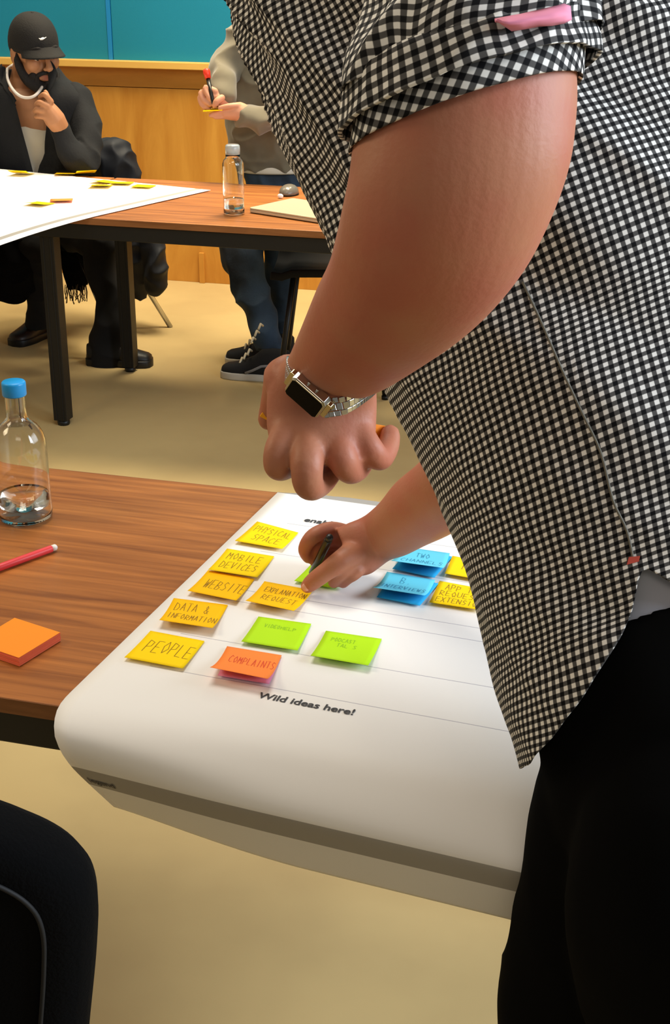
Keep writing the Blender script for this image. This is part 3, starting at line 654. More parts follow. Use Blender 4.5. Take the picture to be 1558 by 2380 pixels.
def head_parts(root, c, R, k, skin, hair, beard, lipc):
    L_ = lambda x_, y_, z_: c+R@V((x_, y_, z_))*k
    for sg in (-1, 1):
        m = MB(); m.ell(L_(sg*.031, .079, .006), (.0125*k, .0125*k, .0105*k), R, 16, 10); e = m.build('eye', mat('eye_white', '#D8D0C8', rough=.2), root)
        m = MB(); m.ell(L_(sg*.031+.002, .0885, .003), (.0052*k, .0042*k, .0052*k), R, 12, 8); m.build('iris', mat('dark_iris', '#1A0F0A', rough=.2), e)
        m = MB(); m.chain([L_(sg*.012, .094, .034), L_(sg*.032, .091, .041), L_(sg*.052, .074, .034)], [.004*k, .0055*k, .003*k], 8); m.build('eyebrow', hair, root)
    m = MB(); m.chain([L_(-.021, .086, -.0585), L_(0, .098, -.0565), L_(.021, .086, -.0585)], [.003*k, .005*k, .003*k], 8); m.chain([L_(-.018, .086, -.067), L_(0, .0965, -.067), L_(.018, .086, -.067)], [.003*k, .0055*k, .003*k], 8)
    remesh(m, 'lips', lipc, root, .0015, 2)
    if beard:
        m = MB()
        for sg in (-1, 1): m.chain([L_(sg*.072, .002, .005), L_(sg*.068, .012, -.035), L_(sg*.052, .046, -.078), L_(sg*.018, .078, -.100), L_(0, .082, -.104)], [.008*k, .014*k, .020*k, .024*k, .024*k], 12); m.chain([L_(sg*.040, .066, -.060), L_(sg*.040, .05, -.078)], [.014*k, .018*k], 10)
        for sg in (-1, 1): m.chain([L_(0, .101, -.043), L_(sg*.020, .093, -.046), L_(sg*.033, .080, -.060), L_(sg*.030, .078, -.080)], [.006*k, .0075*k, .0075*k, .010*k], 10)
        m.chain([L_(0, .092, -.080), L_(0, .090, -.1)], [.009*k, .016*k], 10)
        remesh(m, 'beard', hair, root, .0022, 3)
def hair_cap(root, c, R, k, hair, low=.02):
    m = MB(); L_ = lambda x_, y_, z_: c+R@V((x_, y_, z_))*k; rows = []
    for i in range(15):
        a = PI*.02+i/14*PI*.60; r = []
        for j in range(32):
            q = 2*PI*j/32; fr = max(0, math.sin(q)); aa = a*(1-.42*fr); x_, y_, z_ = .080*math.sin(aa)*math.cos(q), -.006+.101*math.sin(aa)*math.sin(q), .03+.098*math.cos(aa)
            nn_ = 1+.03*noise.noise(V((x_*60, y_*60, z_*60))); r.append(L_(x_*nn_, y_*nn_, z_*nn_))
        rows.append(r)
    m.loft(rows); return m.build('hair', hair, root)
hair_black = mat('black_hair', '#17110E', rough=.8, bump=.5, bscale=260); hair_brown = mat('brown_hair', '#4A3424', rough=.7, bump=.5, bscale=260)
lip_m = mat('lip_skin', '#9A5E4E', rough=.5)

# ---------------------------------------------------------------- the man in the checked shirt
A = empty('person', (.16, 1.06, 0), 'person in black and white checked shirt leaning over the nearest table with both arms', 'person')
pz = lambda l: [PZ(x_, y_, z_) for x_, y_, z_ in l]
body = MB()
ARM = [(985,-470,1330,-560,1.12,.9), (950,-230,1345,-300,.99,.92), (905,-20,1345,-90,.925,.92), (858,170,1338,40,.889,.90), (826,300,1338,150,.886,.88), (812,400,1339,250,.886,.84), (797,480,1322,375,.890,.80), (783,560,1272,495,.905,.78),
       (762,642,1205,602,.935,.78), (728,708,1118,703,.97,.78), (702,765,1020,785,1.005,.80), (683,808,950,838,1.035,.78), (672,832,905,866,1.058,.74), (662,850,880,884,1.078,.66), (640,868,876,905,1.090,.56),
       (622,910,877,940,1.098,.47), (619,960,876,978,1.10,.46), (622,1005,873,1018,1.10,.58), (632,1040,866,1050,1.10,.62), (648,1066,850,1074,1.102,.52)]
limb(body, ARM, n=40, k=6)
FINGERS = [([(667,1006,1.092),(647,1050,1.085),(647,1085,1.092),(672,1082,1.122),(700,1058,1.135)], [.0125,.0118,.0112,.0100,.0090]),
           ([(718,1020,1.089),(714,1082,1.073),(719,1128,1.084),(748,1120,1.116),(775,1088,1.132)], [.0135,.0132,.0122,.0108,.0095]),
           ([(785,1020,1.090),(797,1068,1.082),(815,1094,1.098),(838,1082,1.124),(852,1052,1.136)], [.0130,.0122,.0112,.0100,.0090]),
           ([(838,1010,1.094),(863,1046,1.091),(884,1066,1.104),(903,1038,1.124),(907,1010,1.132)], [.0118,.0108,.0100,.0092,.0086])]
for pts, rr in FINGERS: body.chain(pz(pts), rr, 16)
body.chain(pz([(668,880,1.105),(650,920,1.130),(636,952,1.150),(626,974,1.158)]), [.020, .0150, .0120, .0100], 16)
for a_, b_, r_ in ():
    body.chain(pz([a_, tuple((p+q)/2 for p, q in zip(a_, b_)), b_]), [r_, r_*1.1, r_], 10)
# right arm and hand, farther away
RARM = [(900,380,1060,560,1.60,.9), (1010,640,1170,740,1.66,.9), (1090,900,1235,1010,1.70,.9), (1070,985,1130,1190,1.75,.9), (992,1066,1042,1244,1.82,.9), (935,1112,990,1268,1.87,.88), (893,1160,945,1290,1.905,.84), (862,1188,908,1302,1.925,.72), (838,1204,885,1318,1.93,.60), (808,1216,862,1334,1.928,.50), (782,1228,838,1340,1.93,.42)]
limb(body, RARM, n=32, k=6)
ph = lambda l: [Pz(x_, y_, z_) for x_, y_, z_ in l]
body.chain(ph([(815,1243,.806),(770,1232,.822),(729,1246,.822),(709,1275,.800),(716,1296,.782)]), [.0135,.0125,.0115,.0100,.0085], 14)
body.chain(ph([(820,1262,.800),(778,1252,.806),(744,1268,.800),(738,1304,.776),(746,1328,.764)]), [.0140,.0130,.0120,.0105,.009], 14)
body.chain(ph([(850,1280,.785),(800,1285,.780),(768,1305,.775)]), [.018,.018,.014], 14)
body.chain(ph([(830,1290,.792),(806,1318,.788),(784,1340,.770),(776,1354,.755)]), [.0125,.0110,.0100,.0085], 14)
body.chain(ph([(848,1300,.785),(830,1328,.780),(808,1344,.766),(798,1355,.754)]), [.0115,.0100,.0092,.0080], 14)
body.chain(ph([(850,1268,.800),(800,1300,.802),(762,1326,.787),(730,1350,.769),(716,1362,.760)]), [.021,.0165,.0135,.0125,.0105], 16)
# off frame: core, neck and head
limb(body, [(640,-190,1080,-470,1.46,.66), (760,160,1400,-110,1.46,.66), (960,770,1640,470,1.45,.66), (1200,1270,1820,1000,1.42,.66)], n=28, k=4)
nk = [PZ(800,-560,1.44), PZ(740,-760,1.42), PZ(700,-880,1.40)]; body.chain(nk, [.075, .062, .06], 18)
hc = PZ(655, -1010, 1.38); HR = head_frame(FW*.5-R0*.85, 35); head_mb(body, hc, HR, 1.06)
bo = remesh(body, 'body', skin_a, A, .0025, 5, .5)
head_parts(A, hc, HR, 1.06, skin_a, hair_brown, False, lip_m); hair_cap(A, hc, HR, 1.06, hair_brown)
def nail(root, p, d, n_, r):
    m = MB(); s = d.cross(n_).normalized(); rows = []
    for i in range(5): 
        t = -1+i/2; rows.append([p+d*(t*r*1.1)+s*(r*.8*u_*(1-.25*abs(t)**3))+n_*(-.25*r*u_*u_) for u_ in (-1, -.5, 0, .5, 1)])
    m.grid(rows); m.build('fingernail', mat('nail', '#D9A08C', rough=.3), root, solid=.0004)
tp = ph([(730,1350,.769),(712,1364,.759)]); dd = (tp[1]-tp[0]).normalized(); vv = (CAM-tp[1]).normalized(); vv = (vv-dd*vv.dot(dd)).normalized(); nail(A, tp[0]*.35+tp[1]*.65+vv*.0098, dd, vv, .0075)

# shirt
TOR = [(600,-620,960,-880,1.42,.75), (500,-480,1130,-860,1.43,.85), (440,-280,1290,-720,1.45,.92), (520,0,1440,-430,1.46,.88), (598,200,1560,-210,1.46,.86), (692,400,1660,0,1.455,.86), (790,610,1750,200,1.45,.86), (888,830,1820,430,1.445,.86), (964,1000,1860,620,1.44,.86),
       (1040,1200,1900,860,1.425,.85), (1112,1400,1930,1110,1.41,.84), (1164,1540,1950,1290,1.395,.83), (1200,1640,1960,1430,1.38,.82), (1238,1760,1970,1600,1.365,.81), (1262,1880,1980,1800,1.35,.80), (1275,2000,1985,1960,1.34,.8)]
TF = frames(stations(TOR, 'Z', 10))
HEM = [(1100,1800),(1247,1775),(1262,1770),(1285,1738),(1320,1688),(1360,1630),(1400,1560),(1440,1495),(1466,1440),(1482,1370),(1484,1312),(1500,1316),(1558,1354),(1650,1400),(1800,1440),(2200,1470)]
def hem(x_):
    if x_ <= HEM[0][0]: return HEM[0][1]
    for p, q in zip(HEM, HEM[1:]):
        if x_ <= q[0]: return p[1]+(q[1]-p[1])*(x_-p[0])/(q[0]-p[0])
    return HEM[-1][1]
def tf(t):
    t = min(max(t, 0), len(TF)-1.001); i = int(t); f_ = t-i; a, b = TF[i], TF[i+1]; return [a[k]*(1-f_)+b[k]*f_ for k in range(3)]
VL = [0]
for i in range(1, len(TF)): VL.append(VL[-1]+(TF[i][0]-TF[i-1][0]).length)
def tpos(t, phi, off=0.0):
    c, w_, d = tf(t); p = c+w_*math.cos(phi)+d*math.sin(phi); return p+(p-c).normalized()*off
NC, NR = 200, 260
phis = [-PI/2+2*PI*j/NC for j in range(NC+1)]
th_ = []
for phi in phis:
    ph2 = phi if math.sin(phi) >= 0 else (PI-phi if False else -phi)
    t = 60.0
    while t < len(TF)-1.1:
        q = proj(tpos(t, ph2))
        if q[1] > hem(q[0]): break
        t += .25
    th_.append(t)
th_ = [sum(th_[max(0, min(NC, j+k))] for k in (-1, 0, 1))/3 for j in range(NC+1)]
def fold(u, v, phi):
    a = noise.noise(V((u*11+v*7, v*2.6-u*2, 1.3))); b = noise.noise(V((u*26+v*22, v*6, 4.1))); c = noise.noise(V((u*5, v*5, 8)))
    top = max(0, 1-max(0, v-.55)/.25) if v > .55 else 1
    amp = .019*top+.005
    r = (1-2.2*abs(a))*amp-.62*amp*top+b*.0028+c*.007-.004*top
    lowf = math.exp(-((v-1.20)/.13)**2)*(max(0, math.sin(phi))**.5 if math.sin(phi) > 0 else 0)*(1 if math.cos(phi) < .3 else 0)
    r += .010*max(0, min(1, (v-.95)/.15))
    r += lowf*(1-2.4*abs(noise.noise(V((u*9-v*17, (u*1.2+v)*2.2, 2)))))*.008
    return r
rows, uvs = [], []
for i in range(NR+1):
    r, uu = [], []; arc = 0; prev = None; ur = []
    for j, phi in enumerate(phis):
        t = th_[j]*i/NR; c, w_, d = tf(t); p = c+w_*math.cos(phi)+d*math.sin(phi); ti = int(t); v = VL[ti]+(VL[min(ti+1, len(VL)-1)]-VL[ti])*(t-ti)
        # arc length round the ring measured from the viewer side
        rr = (w_.length+d.length)/2; u = (phi-PI/2)*rr + (d.length-w_.length)*.12*math.sin(2*(phi-PI/2))
        out = (w_*math.cos(phi)/w_.length**2+d*math.sin(phi)/d.length**2).normalized(); r.append(p+out*fold(u, v, phi)); uu.append((u, v))
    rows.append(r); uvs.append(uu)
m = MB(); m.grid(rows, False, uvs=uvs); shirt = m.build('checked_shirt', ginghamm, A, solid=.0012, fixn=True)
# side seam, hem tab
def on_shirt(x_, y_, off=.001):
    best = None
    for i in range(0, NR+1, 2):
        for j in range(NC//4, 3*NC//4+1):
            q = proj(rows[i][j]); e = (q[0]-x_)**2+(q[1]-y_)**2
            if best is None or e < best[0]: best = (e, i, j)
    p = rows[best[1]][best[2]]; return p+(CAM-p).normalized()*off
m = MB(); sm = [on_shirt(x_, y_, .0008) for x_, y_ in ((1222,660),(1262,760),(1300,860),(1345,960),(1388,1060),(1425,1150),(1455,1230),(1476,1298))]; sm, _ = smooth(sm, [0]*len(sm), 4)
m.tube(sm, .0013, 6); m.build('side_seam', mat('seam_thread', '#6A665C', rough=.8), shirt)
tb = on_shirt(1476, 1300, .002); m = MB()
m.v = [tb+RT*a+UP*b+FW*(-.0005 if k else .001) for k in (0, 1) for a, b in ((-.006, -.004), (.005, -.001), (.006, .004), (-.004, .003))]; m.f = [(3,2,1,0),(4,5,6,7)]+[(i, (i+1) % 4, 4+(i+1) % 4, 4+i) for i in range(4)]; m.m = [0]*6
tag(m.build('hem_tab', mat('red_tab', '#A83A26', rough=.7), shirt, False), 'small red tab at the side vent')
# sleeves
def rings8(sts, k):
    """rings given by both silhouette points and the point of the ring nearest the viewer"""
    cs, ws, ds = [], [], []
    for x1, y1, x2, y2, Z, xm, ym, fz in sts:
        a, b = PZ(x1, y1, Z), PZ(x2, y2, Z); c = (a+b)/2; cs.append(c); ws.append((b-a)/2); ds.append(PZ(xm, ym, Z-fz)-c)
    out = [(cr1(cs, i, j/k), cr1(ws, i, j/k), cr1(ds, i, j/k)) for i in range(len(cs)-1) for j in range(k)]
    return out+[(cs[-1], ws[-1], ds[-1])]
def sleeve(sts, name, grow, *, rot=0.0, n=96, k=12, amp=.003, parent=None, mats=None, phi0=0, phi1=2*PI, solid=.0012, seed=0.0, v0=0):
    fr = frames(stations(sts, 'Z', k)) if len(sts[0]) < 8 else rings8(sts, k)
    vl = [v0]; rows, uvs = [], []; cv = [v0]*(n+1)
    for i in range(1, len(fr)): vl.append(vl[-1]+(fr[i][0]-fr[i-1][0]).length)
    for i, (c, w_, d) in enumerate(fr):
        r, uu = [], []
        for j in range(n+1):
            phi = phi0+(phi1-phi0)*j/n+(-PI/2 if phi1-phi0 > 6 else 0); rr = (w_.length+d.length)/2; u = (phi-PI/2)*rr
            out = (w_*math.cos(phi)/w_.length**2+d*math.sin(phi)/d.length**2).normalized(); pb_ = V((math.cos(phi)*1.6, math.sin(phi)*1.6, vl[i]*9+seed))
            o_ = grow+amp*(1-2.2*abs(noise.noise(pb_+V((vl[i]*14, 0, 0)))))+amp*.7*noise.noise(pb_*2.1); pn = c+w_*math.cos(phi)+d*math.sin(phi)+out*o_; r.append(pn)
            if rows: cv[j] += (pn-rows[-1][j]).length*.7+(vl[i]-vl[i-1])*.3
            uu.append((u*math.cos(rot)-cv[j]*math.sin(rot), u*math.sin(rot)+cv[j]*math.cos(rot)))
        rows.append(r); uvs.append(uu)
    m = MB(); m.grid(rows, False, uvs=uvs); return m.build(name, mats or ginghamm, parent or shirt, solid=solid, fixn=True), rows
_, slrows = sleeve([(1010,-560,1390,-640,1.10,1200,-700,.06), (960,-330,1380,-400,1.0,1170,-440,.065), (922,-120,1365,-190,.935,1150,-210,.066), (898,20,1352,-50,.90,1130,-60,.068), (868,120,1345,30,.889,1105,25,.07), (856,205,1340,85,.888,1100,95,.07)], 'sleeve', .010, amp=.008, k=10)
sleeve([(843,250,1334,108,.888,1100,118,.070), (838,292,1333,146,.888,1104,160,.070), (835,328,1332,176,.888,1106,196,.070), (834,342,1331,190,.888,1107,212,.069), (836,346,1329,194,.888,1107,216,.066)], 'rolled_cuff', .006, amp=.0022, solid=.003, seed=5, rot=.5)
_, cuff2 = sleeve([(884,150,1340,34,.888,1100,52,.068), (868,168,1342,46,.888,1100,66,.072), (856,205,1341,74,.888,1101,92,.072), (846,255,1339,116,.888,1103,128,.072), (840,296,1336,150,.888,1105,158,.071)], 'rolled_cuff', .012, amp=.005, solid=.003, seed=9, rot=-.12)
def on_rows(rws, x_, y_, off):
    best = min((((proj(p)[0]-x_)**2+(proj(p)[1]-y_)**2)+(0 if (p-CAM).length < .93 else 1e6), i, j) for i, r in enumerate(rws) for j, p in enumerate(r)); p = rws[best[1]][best[2]]; return CAM+ray(x_, y_)*((p-CAM).dot(FW)/F)+(CAM-p).normalized()*off
allr = cuff2+slrows; PT = [(1150,43),(1180,37),(1210,32),(1245,24),(1280,16),(1312,8),(1327,14)]; PB = [(1158,52),(1190,73),(1222,68),(1255,62),(1285,60),(1312,55),(1330,46)]
zz_ = [((on_rows(allr, *a, .006)-CAM).dot(FW), (on_rows(allr, *b, .006)-CAM).dot(FW)) for a, b in zip(PT, PB)]; zz_ = [[sum(zz_[max(0, min(6, i+k))][e] for k in (-1, 0, 1))/3 for e in (0, 1)] for i in range(7)]
cols = [[PZ(a[0]*(1-t)+b[0]*t, a[1]*(1-t)+b[1]*t, z_[0]*(1-t)+z_[1]*t-.010*math.sin(PI*t)+.002*math.sin(i*2.6)) for t in (0, .17, .33, .5, .67, .83, 1)] for i, (a, b, z_) in enumerate(zip(PT, PB, zz_))]
m = MB(); m.grid(cols); tag(m.build('cuff_lining', mat('pink_lining', '#E58BA6', rough=.8), shirt, solid=.0015), 'pink cuff lining')
sleeve([(880,330,1080,520,1.595,1.0), (990,620,1190,730,1.65,1.0), (1080,880,1260,980,1.69,1.0), (1075,960,1190,1160,1.72,1.0)], 'sleeve', .012, amp=.005)
# grey t-shirt under the hem
def tor_w(t, s_): c, w_, d = tf(t); return ('w', c+d*.0, w_*s_, d.length/w_.length)
sleeve([tor_w(t, .95) for t in (88, 95, 102, 109, 116, 121)], 't_shirt', -.004, amp=.003, parent=A, mats=mat('grey_jersey', '#A5A8B4', rough=.9), n=80, k=6)
# trousers
tr = MB(); ax = lambda x1, y1, x2, y2, z_: (x1, y1, x2, y2, z_, .74)
limb(tr, [tor_w(114.5, .975), tor_w(118, .975), tor_w(123, .968), tor_w(129, .955), ax(1262,1830,1985,1810,1.36), ax(1275,1920,1960,1920,1.37)], n=40, k=5)
def tail(px, py, Z, hw_, n=3):
    p = PZ(px, py, Z); out = []
    for i in range(1, n+1): z = p.z*(1-i/n)+.07*(i/n); out.append(('w', (p.x, p.y-.01*i, z), RT*(hw_*(1-.1*i)), 1.0))
    return out
limb(tr, [(1275,1740,1700,1740,1.38,.7), (1250,1810,1695,1810,1.38,.75), (1242,1880,1690,1880,1.385,.8), (1222,1980,1675,1990,1.41,.8), (1206,2080,1655,2090,1.435,.8), (1190,2170,1640,2180,1.455,.8), (1172,2250,1625,2260,1.475,.8), (1153,2330,1610,2340,1.50,.8), (1168,2440,1600,2450,1.53,.8)]+tail(1385, 2500, 1.56, .095), n=32, k=4)
limb(tr, [(1370,1780,1985,1760,1.33,.6), (1340,1900,1970,1900,1.29,.75), (1322,2050,1930,2060,1.30,.8), (1325,2200,1890,2210,1.33,.8), (1352,2330,1860,2340,1.37,.8), (1395,2440,1830,2450,1.41,.8)]+tail(1615, 2520, 1.43, .095), n=32, k=4)
remesh(tr, 'trousers', trouser_m, A, .006, 8, .5, noise_disp(.0035, 9, 2))
for px_, py_, Z_ in ((1385, 2500, 1.56), (1615, 2520, 1.43)):
    p = PZ(px_, py_, Z_); dirn = V((FW.x, FW.y, 0)).normalized()*.8-R0*.6
    make_shoe(A, p+dirn*.17, -dirn, .29, .105, .10, black_cloth, black_metal)

# wrist watch
W0 = PZ(712, 921, 1.036); X_ = (PZ(748, 952, 1.036)-PZ(680, 892, 1.036)).normalized(); Yp = (PZ(724, 893, 1.022)-PZ(708, 938, 1.044)); Y_ = (Yp-X_*Yp.dot(X_)).normalized(); N_ = X_.cross(Y_); N_ = N_ if N_.dot(CAM-W0) > 0 else -N_
WR = Matrix((X_, Y_, N_)).transposed()
wt = empty('wristwatch', W0-N_*.004, 'silver digital wristwatch with black display on the near wrist', 'watch')
def wbox(c, hx, hy, z0, z1, ch, name, mt, parent=wt, bev=.0004):
    m = MB(); pts = [(hx, hy-ch), (hx-ch, hy), (-hx+ch, hy), (-hx, hy-ch), (-hx, -hy+ch), (-hx+ch, -hy), (hx-ch, -hy), (hx, -hy+ch)]
    m.loft([[c+WR@V((x_, y_, z)) for x_, y_ in pts] for z in (z0, z1)]); return m.build(name, mt, parent, False, bev=bev, fixn=True)
case = wbox(W0, .0165, .0120, -.006, .0018, .003, 'case', chrome)
wbox(W0, .0158, .0113, .0018, .0030, .003, 'bezel', mat('polished_bezel', '#B8B2A0', rough=.12, metal=1), case)
wbox(W0-Y_*.0004, .0150, .0104, .0024, .0034, .002, 'display', mat('black_display', '#020203', rough=.35, spec=.08), wt)
for sx in (-1, 1):
    m = MB(); m.tube([W0+X_*(sx*.004)+Y_*.0120-N_*.002, W0+X_*(sx*.004)+Y_*.0136-N_*.002], .0011, 8); m.build('button', chrome, wt)
    lx = W0+X_*(sx*.0180)-N_*.0030; wbox(lx, .0024, .0088, -.0028, .0018, .001, 'lug', mat('gold_tinted_steel', '#BDB090', rough=.2, metal=1), wt)
def loop(pts, k): return smooth([PZ(*p) for p in pts], [0]*len(pts), k)[0]
br = loop([(757,949,1.040),(775,946,1.036),(800,942,1.034),(826,930,1.040),(850,914,1.052),(868,900,1.072),(874,890,1.10),(850,880,1.125),(780,870,1.145),(715,856,1.140),(676,846,1.118),(667,850,1.09),(668,866,1.065),(676,884,1.048)], 6)
L_tot = sum((b-a).length for a, b in zip(br, br[1:])); step = .0050; acc = 0; nxt = 0; cenw = sum(br, V((0, 0, 0)))/len(br); along = (PZ(712,1000,1.085)-PZ(724,900,1.070)).normalized(); q_ = 0
for a_, b_ in zip(br, br[1:]):
    sl = (b_-a_).length
    while nxt <= acc+sl:
        p = a_+(b_-a_)*((nxt-acc)/sl); td = (b_-a_).normalized(); al = (along-td*along.dot(td)).normalized(); n2 = td.cross(al)
        n2 = n2 if n2.dot(p-cenw) > 0 else -n2; Rk = Matrix((td, al, n2)).transposed()
        for r3, (o3, w3) in enumerate(((-.0052, .0042), (0, .0056), (.0052, .0042))):
            m = MB(); m.box(p+al*o3+td*(.0025 if r3 == 1 else 0), (.0046, w3, .0020), Rk); lk = m.build('bracelet_link', chrome, wt, False, bev=.0004)
        nxt += step; q_ += 1
    acc += sl
# what the hands hold
def slab(name, corners, th, mt, label, cat, group=None):
    m = MB(); n_ = (corners[1]-corners[0]).cross(corners[3]-corners[0]).normalized(); m.v = [c for c in corners]+[c+n_*th for c in corners]; m.f = [(3,2,1,0),(4,5,6,7)]+[(i, (i+1) % 4, 4+(i+1) % 4, 4+i) for i in range(4)]; m.m = [0]*6
    o = m.build(name, mt, None, False, fixn=True); return tag(o, label, cat, group)
slab('sticky_note_pad', pz([(604,968,1.142),(618,948,1.138),(700,985,1.140),(686,1010,1.146)]), .003, mat('note_amber', '#FFB41A', rough=.7), 'amber sticky note pad pinched by the thumb of the near hand', 'note pad')
slab('sticky_note_pad', pz([(858,985,1.122),(900,992,1.134),(892,1036,1.140),(846,1030,1.126)]), .003, mat('note_tangerine', '#F08A1A', rough=.7), 'orange sticky note pad curled into the little finger side of the near hand', 'note pad')
p0, p1 = Pz(722, 1342, .7455), Pz(767, 1248, .838)
pen(p0, p1+(p1-p0).normalized()*.002, .0058, mat('black_pen_barrel', '#15120F', rough=.3), mat('pen_nib', '#0C0C0C', rough=.4), 'black marker held upright by the writing hand on the sheet')

# ---------------------------------------------------------------- the seated man
B = empty('person', (-2.58, 5.12, 0), 'person in black cap and open black overshirt seated behind the white poster', 'person')
bb = MB(); KH = 1.10
hcB = PY(80, 121, 5.10); HB = head_frame(-FW*.80+R0*.58, 12, 3); head_mb(bb, hcB, HB, KH)
py = lambda l: [PY(x_, y_, yy) for x_, y_, yy in l]
bb.chain(py([(66,150,5.17),(60,185,5.17),(58,225,5.15)]), [.058, .060, .075], 18)
limb(bb, [(5,205,112,205,5.15,.8), (-50,232,165,236,5.15,.6), (-65,300,170,300,5.15,.55), (-60,400,165,400,5.15,.6), (-60,520,165,520,5.15,.6)], 'Y', 28, k=4)
bb.chain(py([(146,306,4.93),(128,278,4.90),(112,255,4.89)]), [.030, .040, .034], 16)
for i, (a_, b_, c_) in enumerate((((118,236,4.88),(104,220,4.87),(93,226,4.89)), ((112,248,4.87),(93,238,4.86),(84,243,4.885)), ((108,260,4.87),(88,254,4.86),(81,258,4.885)), ((106,272,4.87),(90,270,4.865),(84,271,4.885)))): bb.chain(py([a_, b_, c_]), [.0125, .0105, .009], 10)
bb.chain(py([(122,250,4.91),(112,228,4.90),(106,214,4.90)]), [.013, .011, .009], 10)
remesh(bb, 'body', skin_b, B, .0032, 4); head_parts(B, hcB, HB, KH, skin_b, hair_black, True, lip_m)
HL = lambda x_, y_, z_: hcB+HB@V((x_, y_, z_))*KH
m = MB(); rows = []
for i in range(8):
    a = PI*.45+i/7*PI*.22; rows.append([HL(.0775*math.sin(a)*math.cos(q), -.012+.097*math.sin(a)*math.sin(q), .03+.092*math.cos(a)) for q in [PI*.96+(PI*1.08)*j/24 for j in range(25)]])
m.grid(rows); m.build('hair', hair_black, B, solid=.004)
capm = mat('black_cap_cotton', '#100D0B', rough=.85, bump=.2, bscale=200)
capo = MB(); rows = []
for i in range(15):
    a = .04+i/14*PI*.53; rows.append([HL(.081*math.sin(a)**.8*math.cos(q), -.006+.102*math.sin(a)**.9*math.sin(q), .032+.100*math.cos(a)*(1 if math.cos(a) > 0 else 1.0)+(.0 if i < 12 else -.002*(i-11))) for q in [2*PI*j/40 for j in range(40)]])
capo.loft(rows, cap=False); capo.cap([j for j in range(40)][::-1]); cap_ = capo.build('cap', capm, B, solid=.002)
m = MB(); rows = []
for i in range(8):
    rr = i/7; rows.append([HL((.080+.006*rr)*math.sin(q)*(1+.02*rr), .088*math.cos(q)+.075*rr*math.cos(q*1.05), .046-.020*rr-.020*(math.sin(q)**2)*(1+.3*rr)) for q in [(-1+2*j/20)*1.15 for j in range(21)]])
m.grid(rows); m.build('brim', capm, cap_, solid=.003)
m = MB(); m.ell(HL(0, -.006, .133), (.007, .007, .004), HB, 12, 6); m.build('top_button', capm, cap_)
m = MB(); m.ell(HL(.018, .096, .074), (.010, .003, .0045), HB@Matrix.Rotation(.3, 3, 'Y'), 12, 6); m.chain([HL(.004, .100, .079), HL(.018, .097, .072), HL(.027, .092, .075)], [.0015, .003, .0015], 6); tag(remesh(m, 'cap_emblem', mat('white_thread', '#E8E6E0', rough=.6), cap_, .0012, 1), 'small white embroidered swoosh shape')
# necklace
nkp = py([(17,160,5.10),(17,180,5.03),(26,202,4.985),(42,220,4.965),(60,227,4.96),(78,224,4.965),(92,211,5.0),(101,194,5.07),(104,176,5.15),(85,150,5.24),(40,148,5.22),(17,160,5.10)])
nl, _ = smooth(nkp, [0]*len(nkp), 7); m = MB(); m.tube(nl, .0058, 8); m.build('necklace', mat('pearl_white', '#D8CFC8', rough=.35), B)
# t-shirt front and overshirt with an open front
def shell(name, sts, gl, parent, mt, grow=0.0, mode='Y', n=56, k=5, amp=.004, seed=0, solid=.003):
    """gl(y)->(xl, xr) pixel edges of the front opening or None"""
    fr = frames(stations(sts, mode, k)); rows = []
    for i, (c, w_, d) in enumerate(fr):
        cp = proj(c); e = proj(c+w_); a_ = e[0]-cp[0]; g = gl(cp[1]) if gl else None; r = []
        if g:
            fp = lambda q: proj(c+w_*math.cos(q)*1.1+d*math.sin(q)*1.1)[0]; qs = [PI*.02+PI*.96*k_/120 for k_ in range(121)]
            p0 = min(qs, key=lambda q: abs(fp(q)-g[1])); p1 = min(qs, key=lambda q: abs(fp(q)-g[0]))
        else: p0, p1 = PI/2, PI/2
        for j in range(n+1):
            phi = p1+(2*PI-(p1-p0))*j/n; out = (w_*math.cos(phi)+d*math.sin(phi)).normalized(); p = c+w_*math.cos(phi)+d*math.sin(phi)
            r.append(p+out*(grow+amp*(1-2.2*abs(noise.noise(V((p.x*9+p.z*8+seed, p.y*9, p.z*4)))))))
        rows.append(r)
    m = MB(); m.grid(rows); return m.build(name, mt, parent, solid=solid, fixn=True)
shell('t_shirt', [(-40,262,150,290,5.15,.60), (-62,300,168,306,5.15,.57), (-66,340,172,340,5.15,.58), (-64,400,168,400,5.15,.62), (-62,510,168,510,5.15,.62)], None, B, mat('white_jersey', '#DDD6C6', rough=.9), grow=.010, amp=.004)
GAP = [(150,14,112),(165,12,110),(210,20,110),(250,40,107),(300,55,105),(350,66,104),(385,76,86),(420,80,82),(560,80,82)]
def gapf(y_):
    if y_ <= GAP[0][0]: return GAP[0][1:]
    for p, q in zip(GAP, GAP[1:]):
        if y_ <= q[0]: t = (y_-p[0])/(q[0]-p[0]); return p[1]+(q[1]-p[1])*t, p[2]+(q[2]-p[2])*t
    return GAP[-1][1:]
jk_m = mat('black_overshirt', '#0E0F12', rough=.9, var=.3, vscale=9, tint='#08080A', bump=.15, bscale=120)
jk = shell('overshirt', [(2,158,122,158,5.17,.95), (-12,180,140,182,5.165,.85), (-48,200,178,206,5.16,.72), (-70,225,196,232,5.155,.64), (-78,270,190,275,5.15,.62), (-76,330,184,332,5.15,.64), (-74,400,182,400,5.15,.66), (-72,480,178,480,5.15,.66)], gapf, B, jk_m, grow=.016, amp=.006, seed=3)
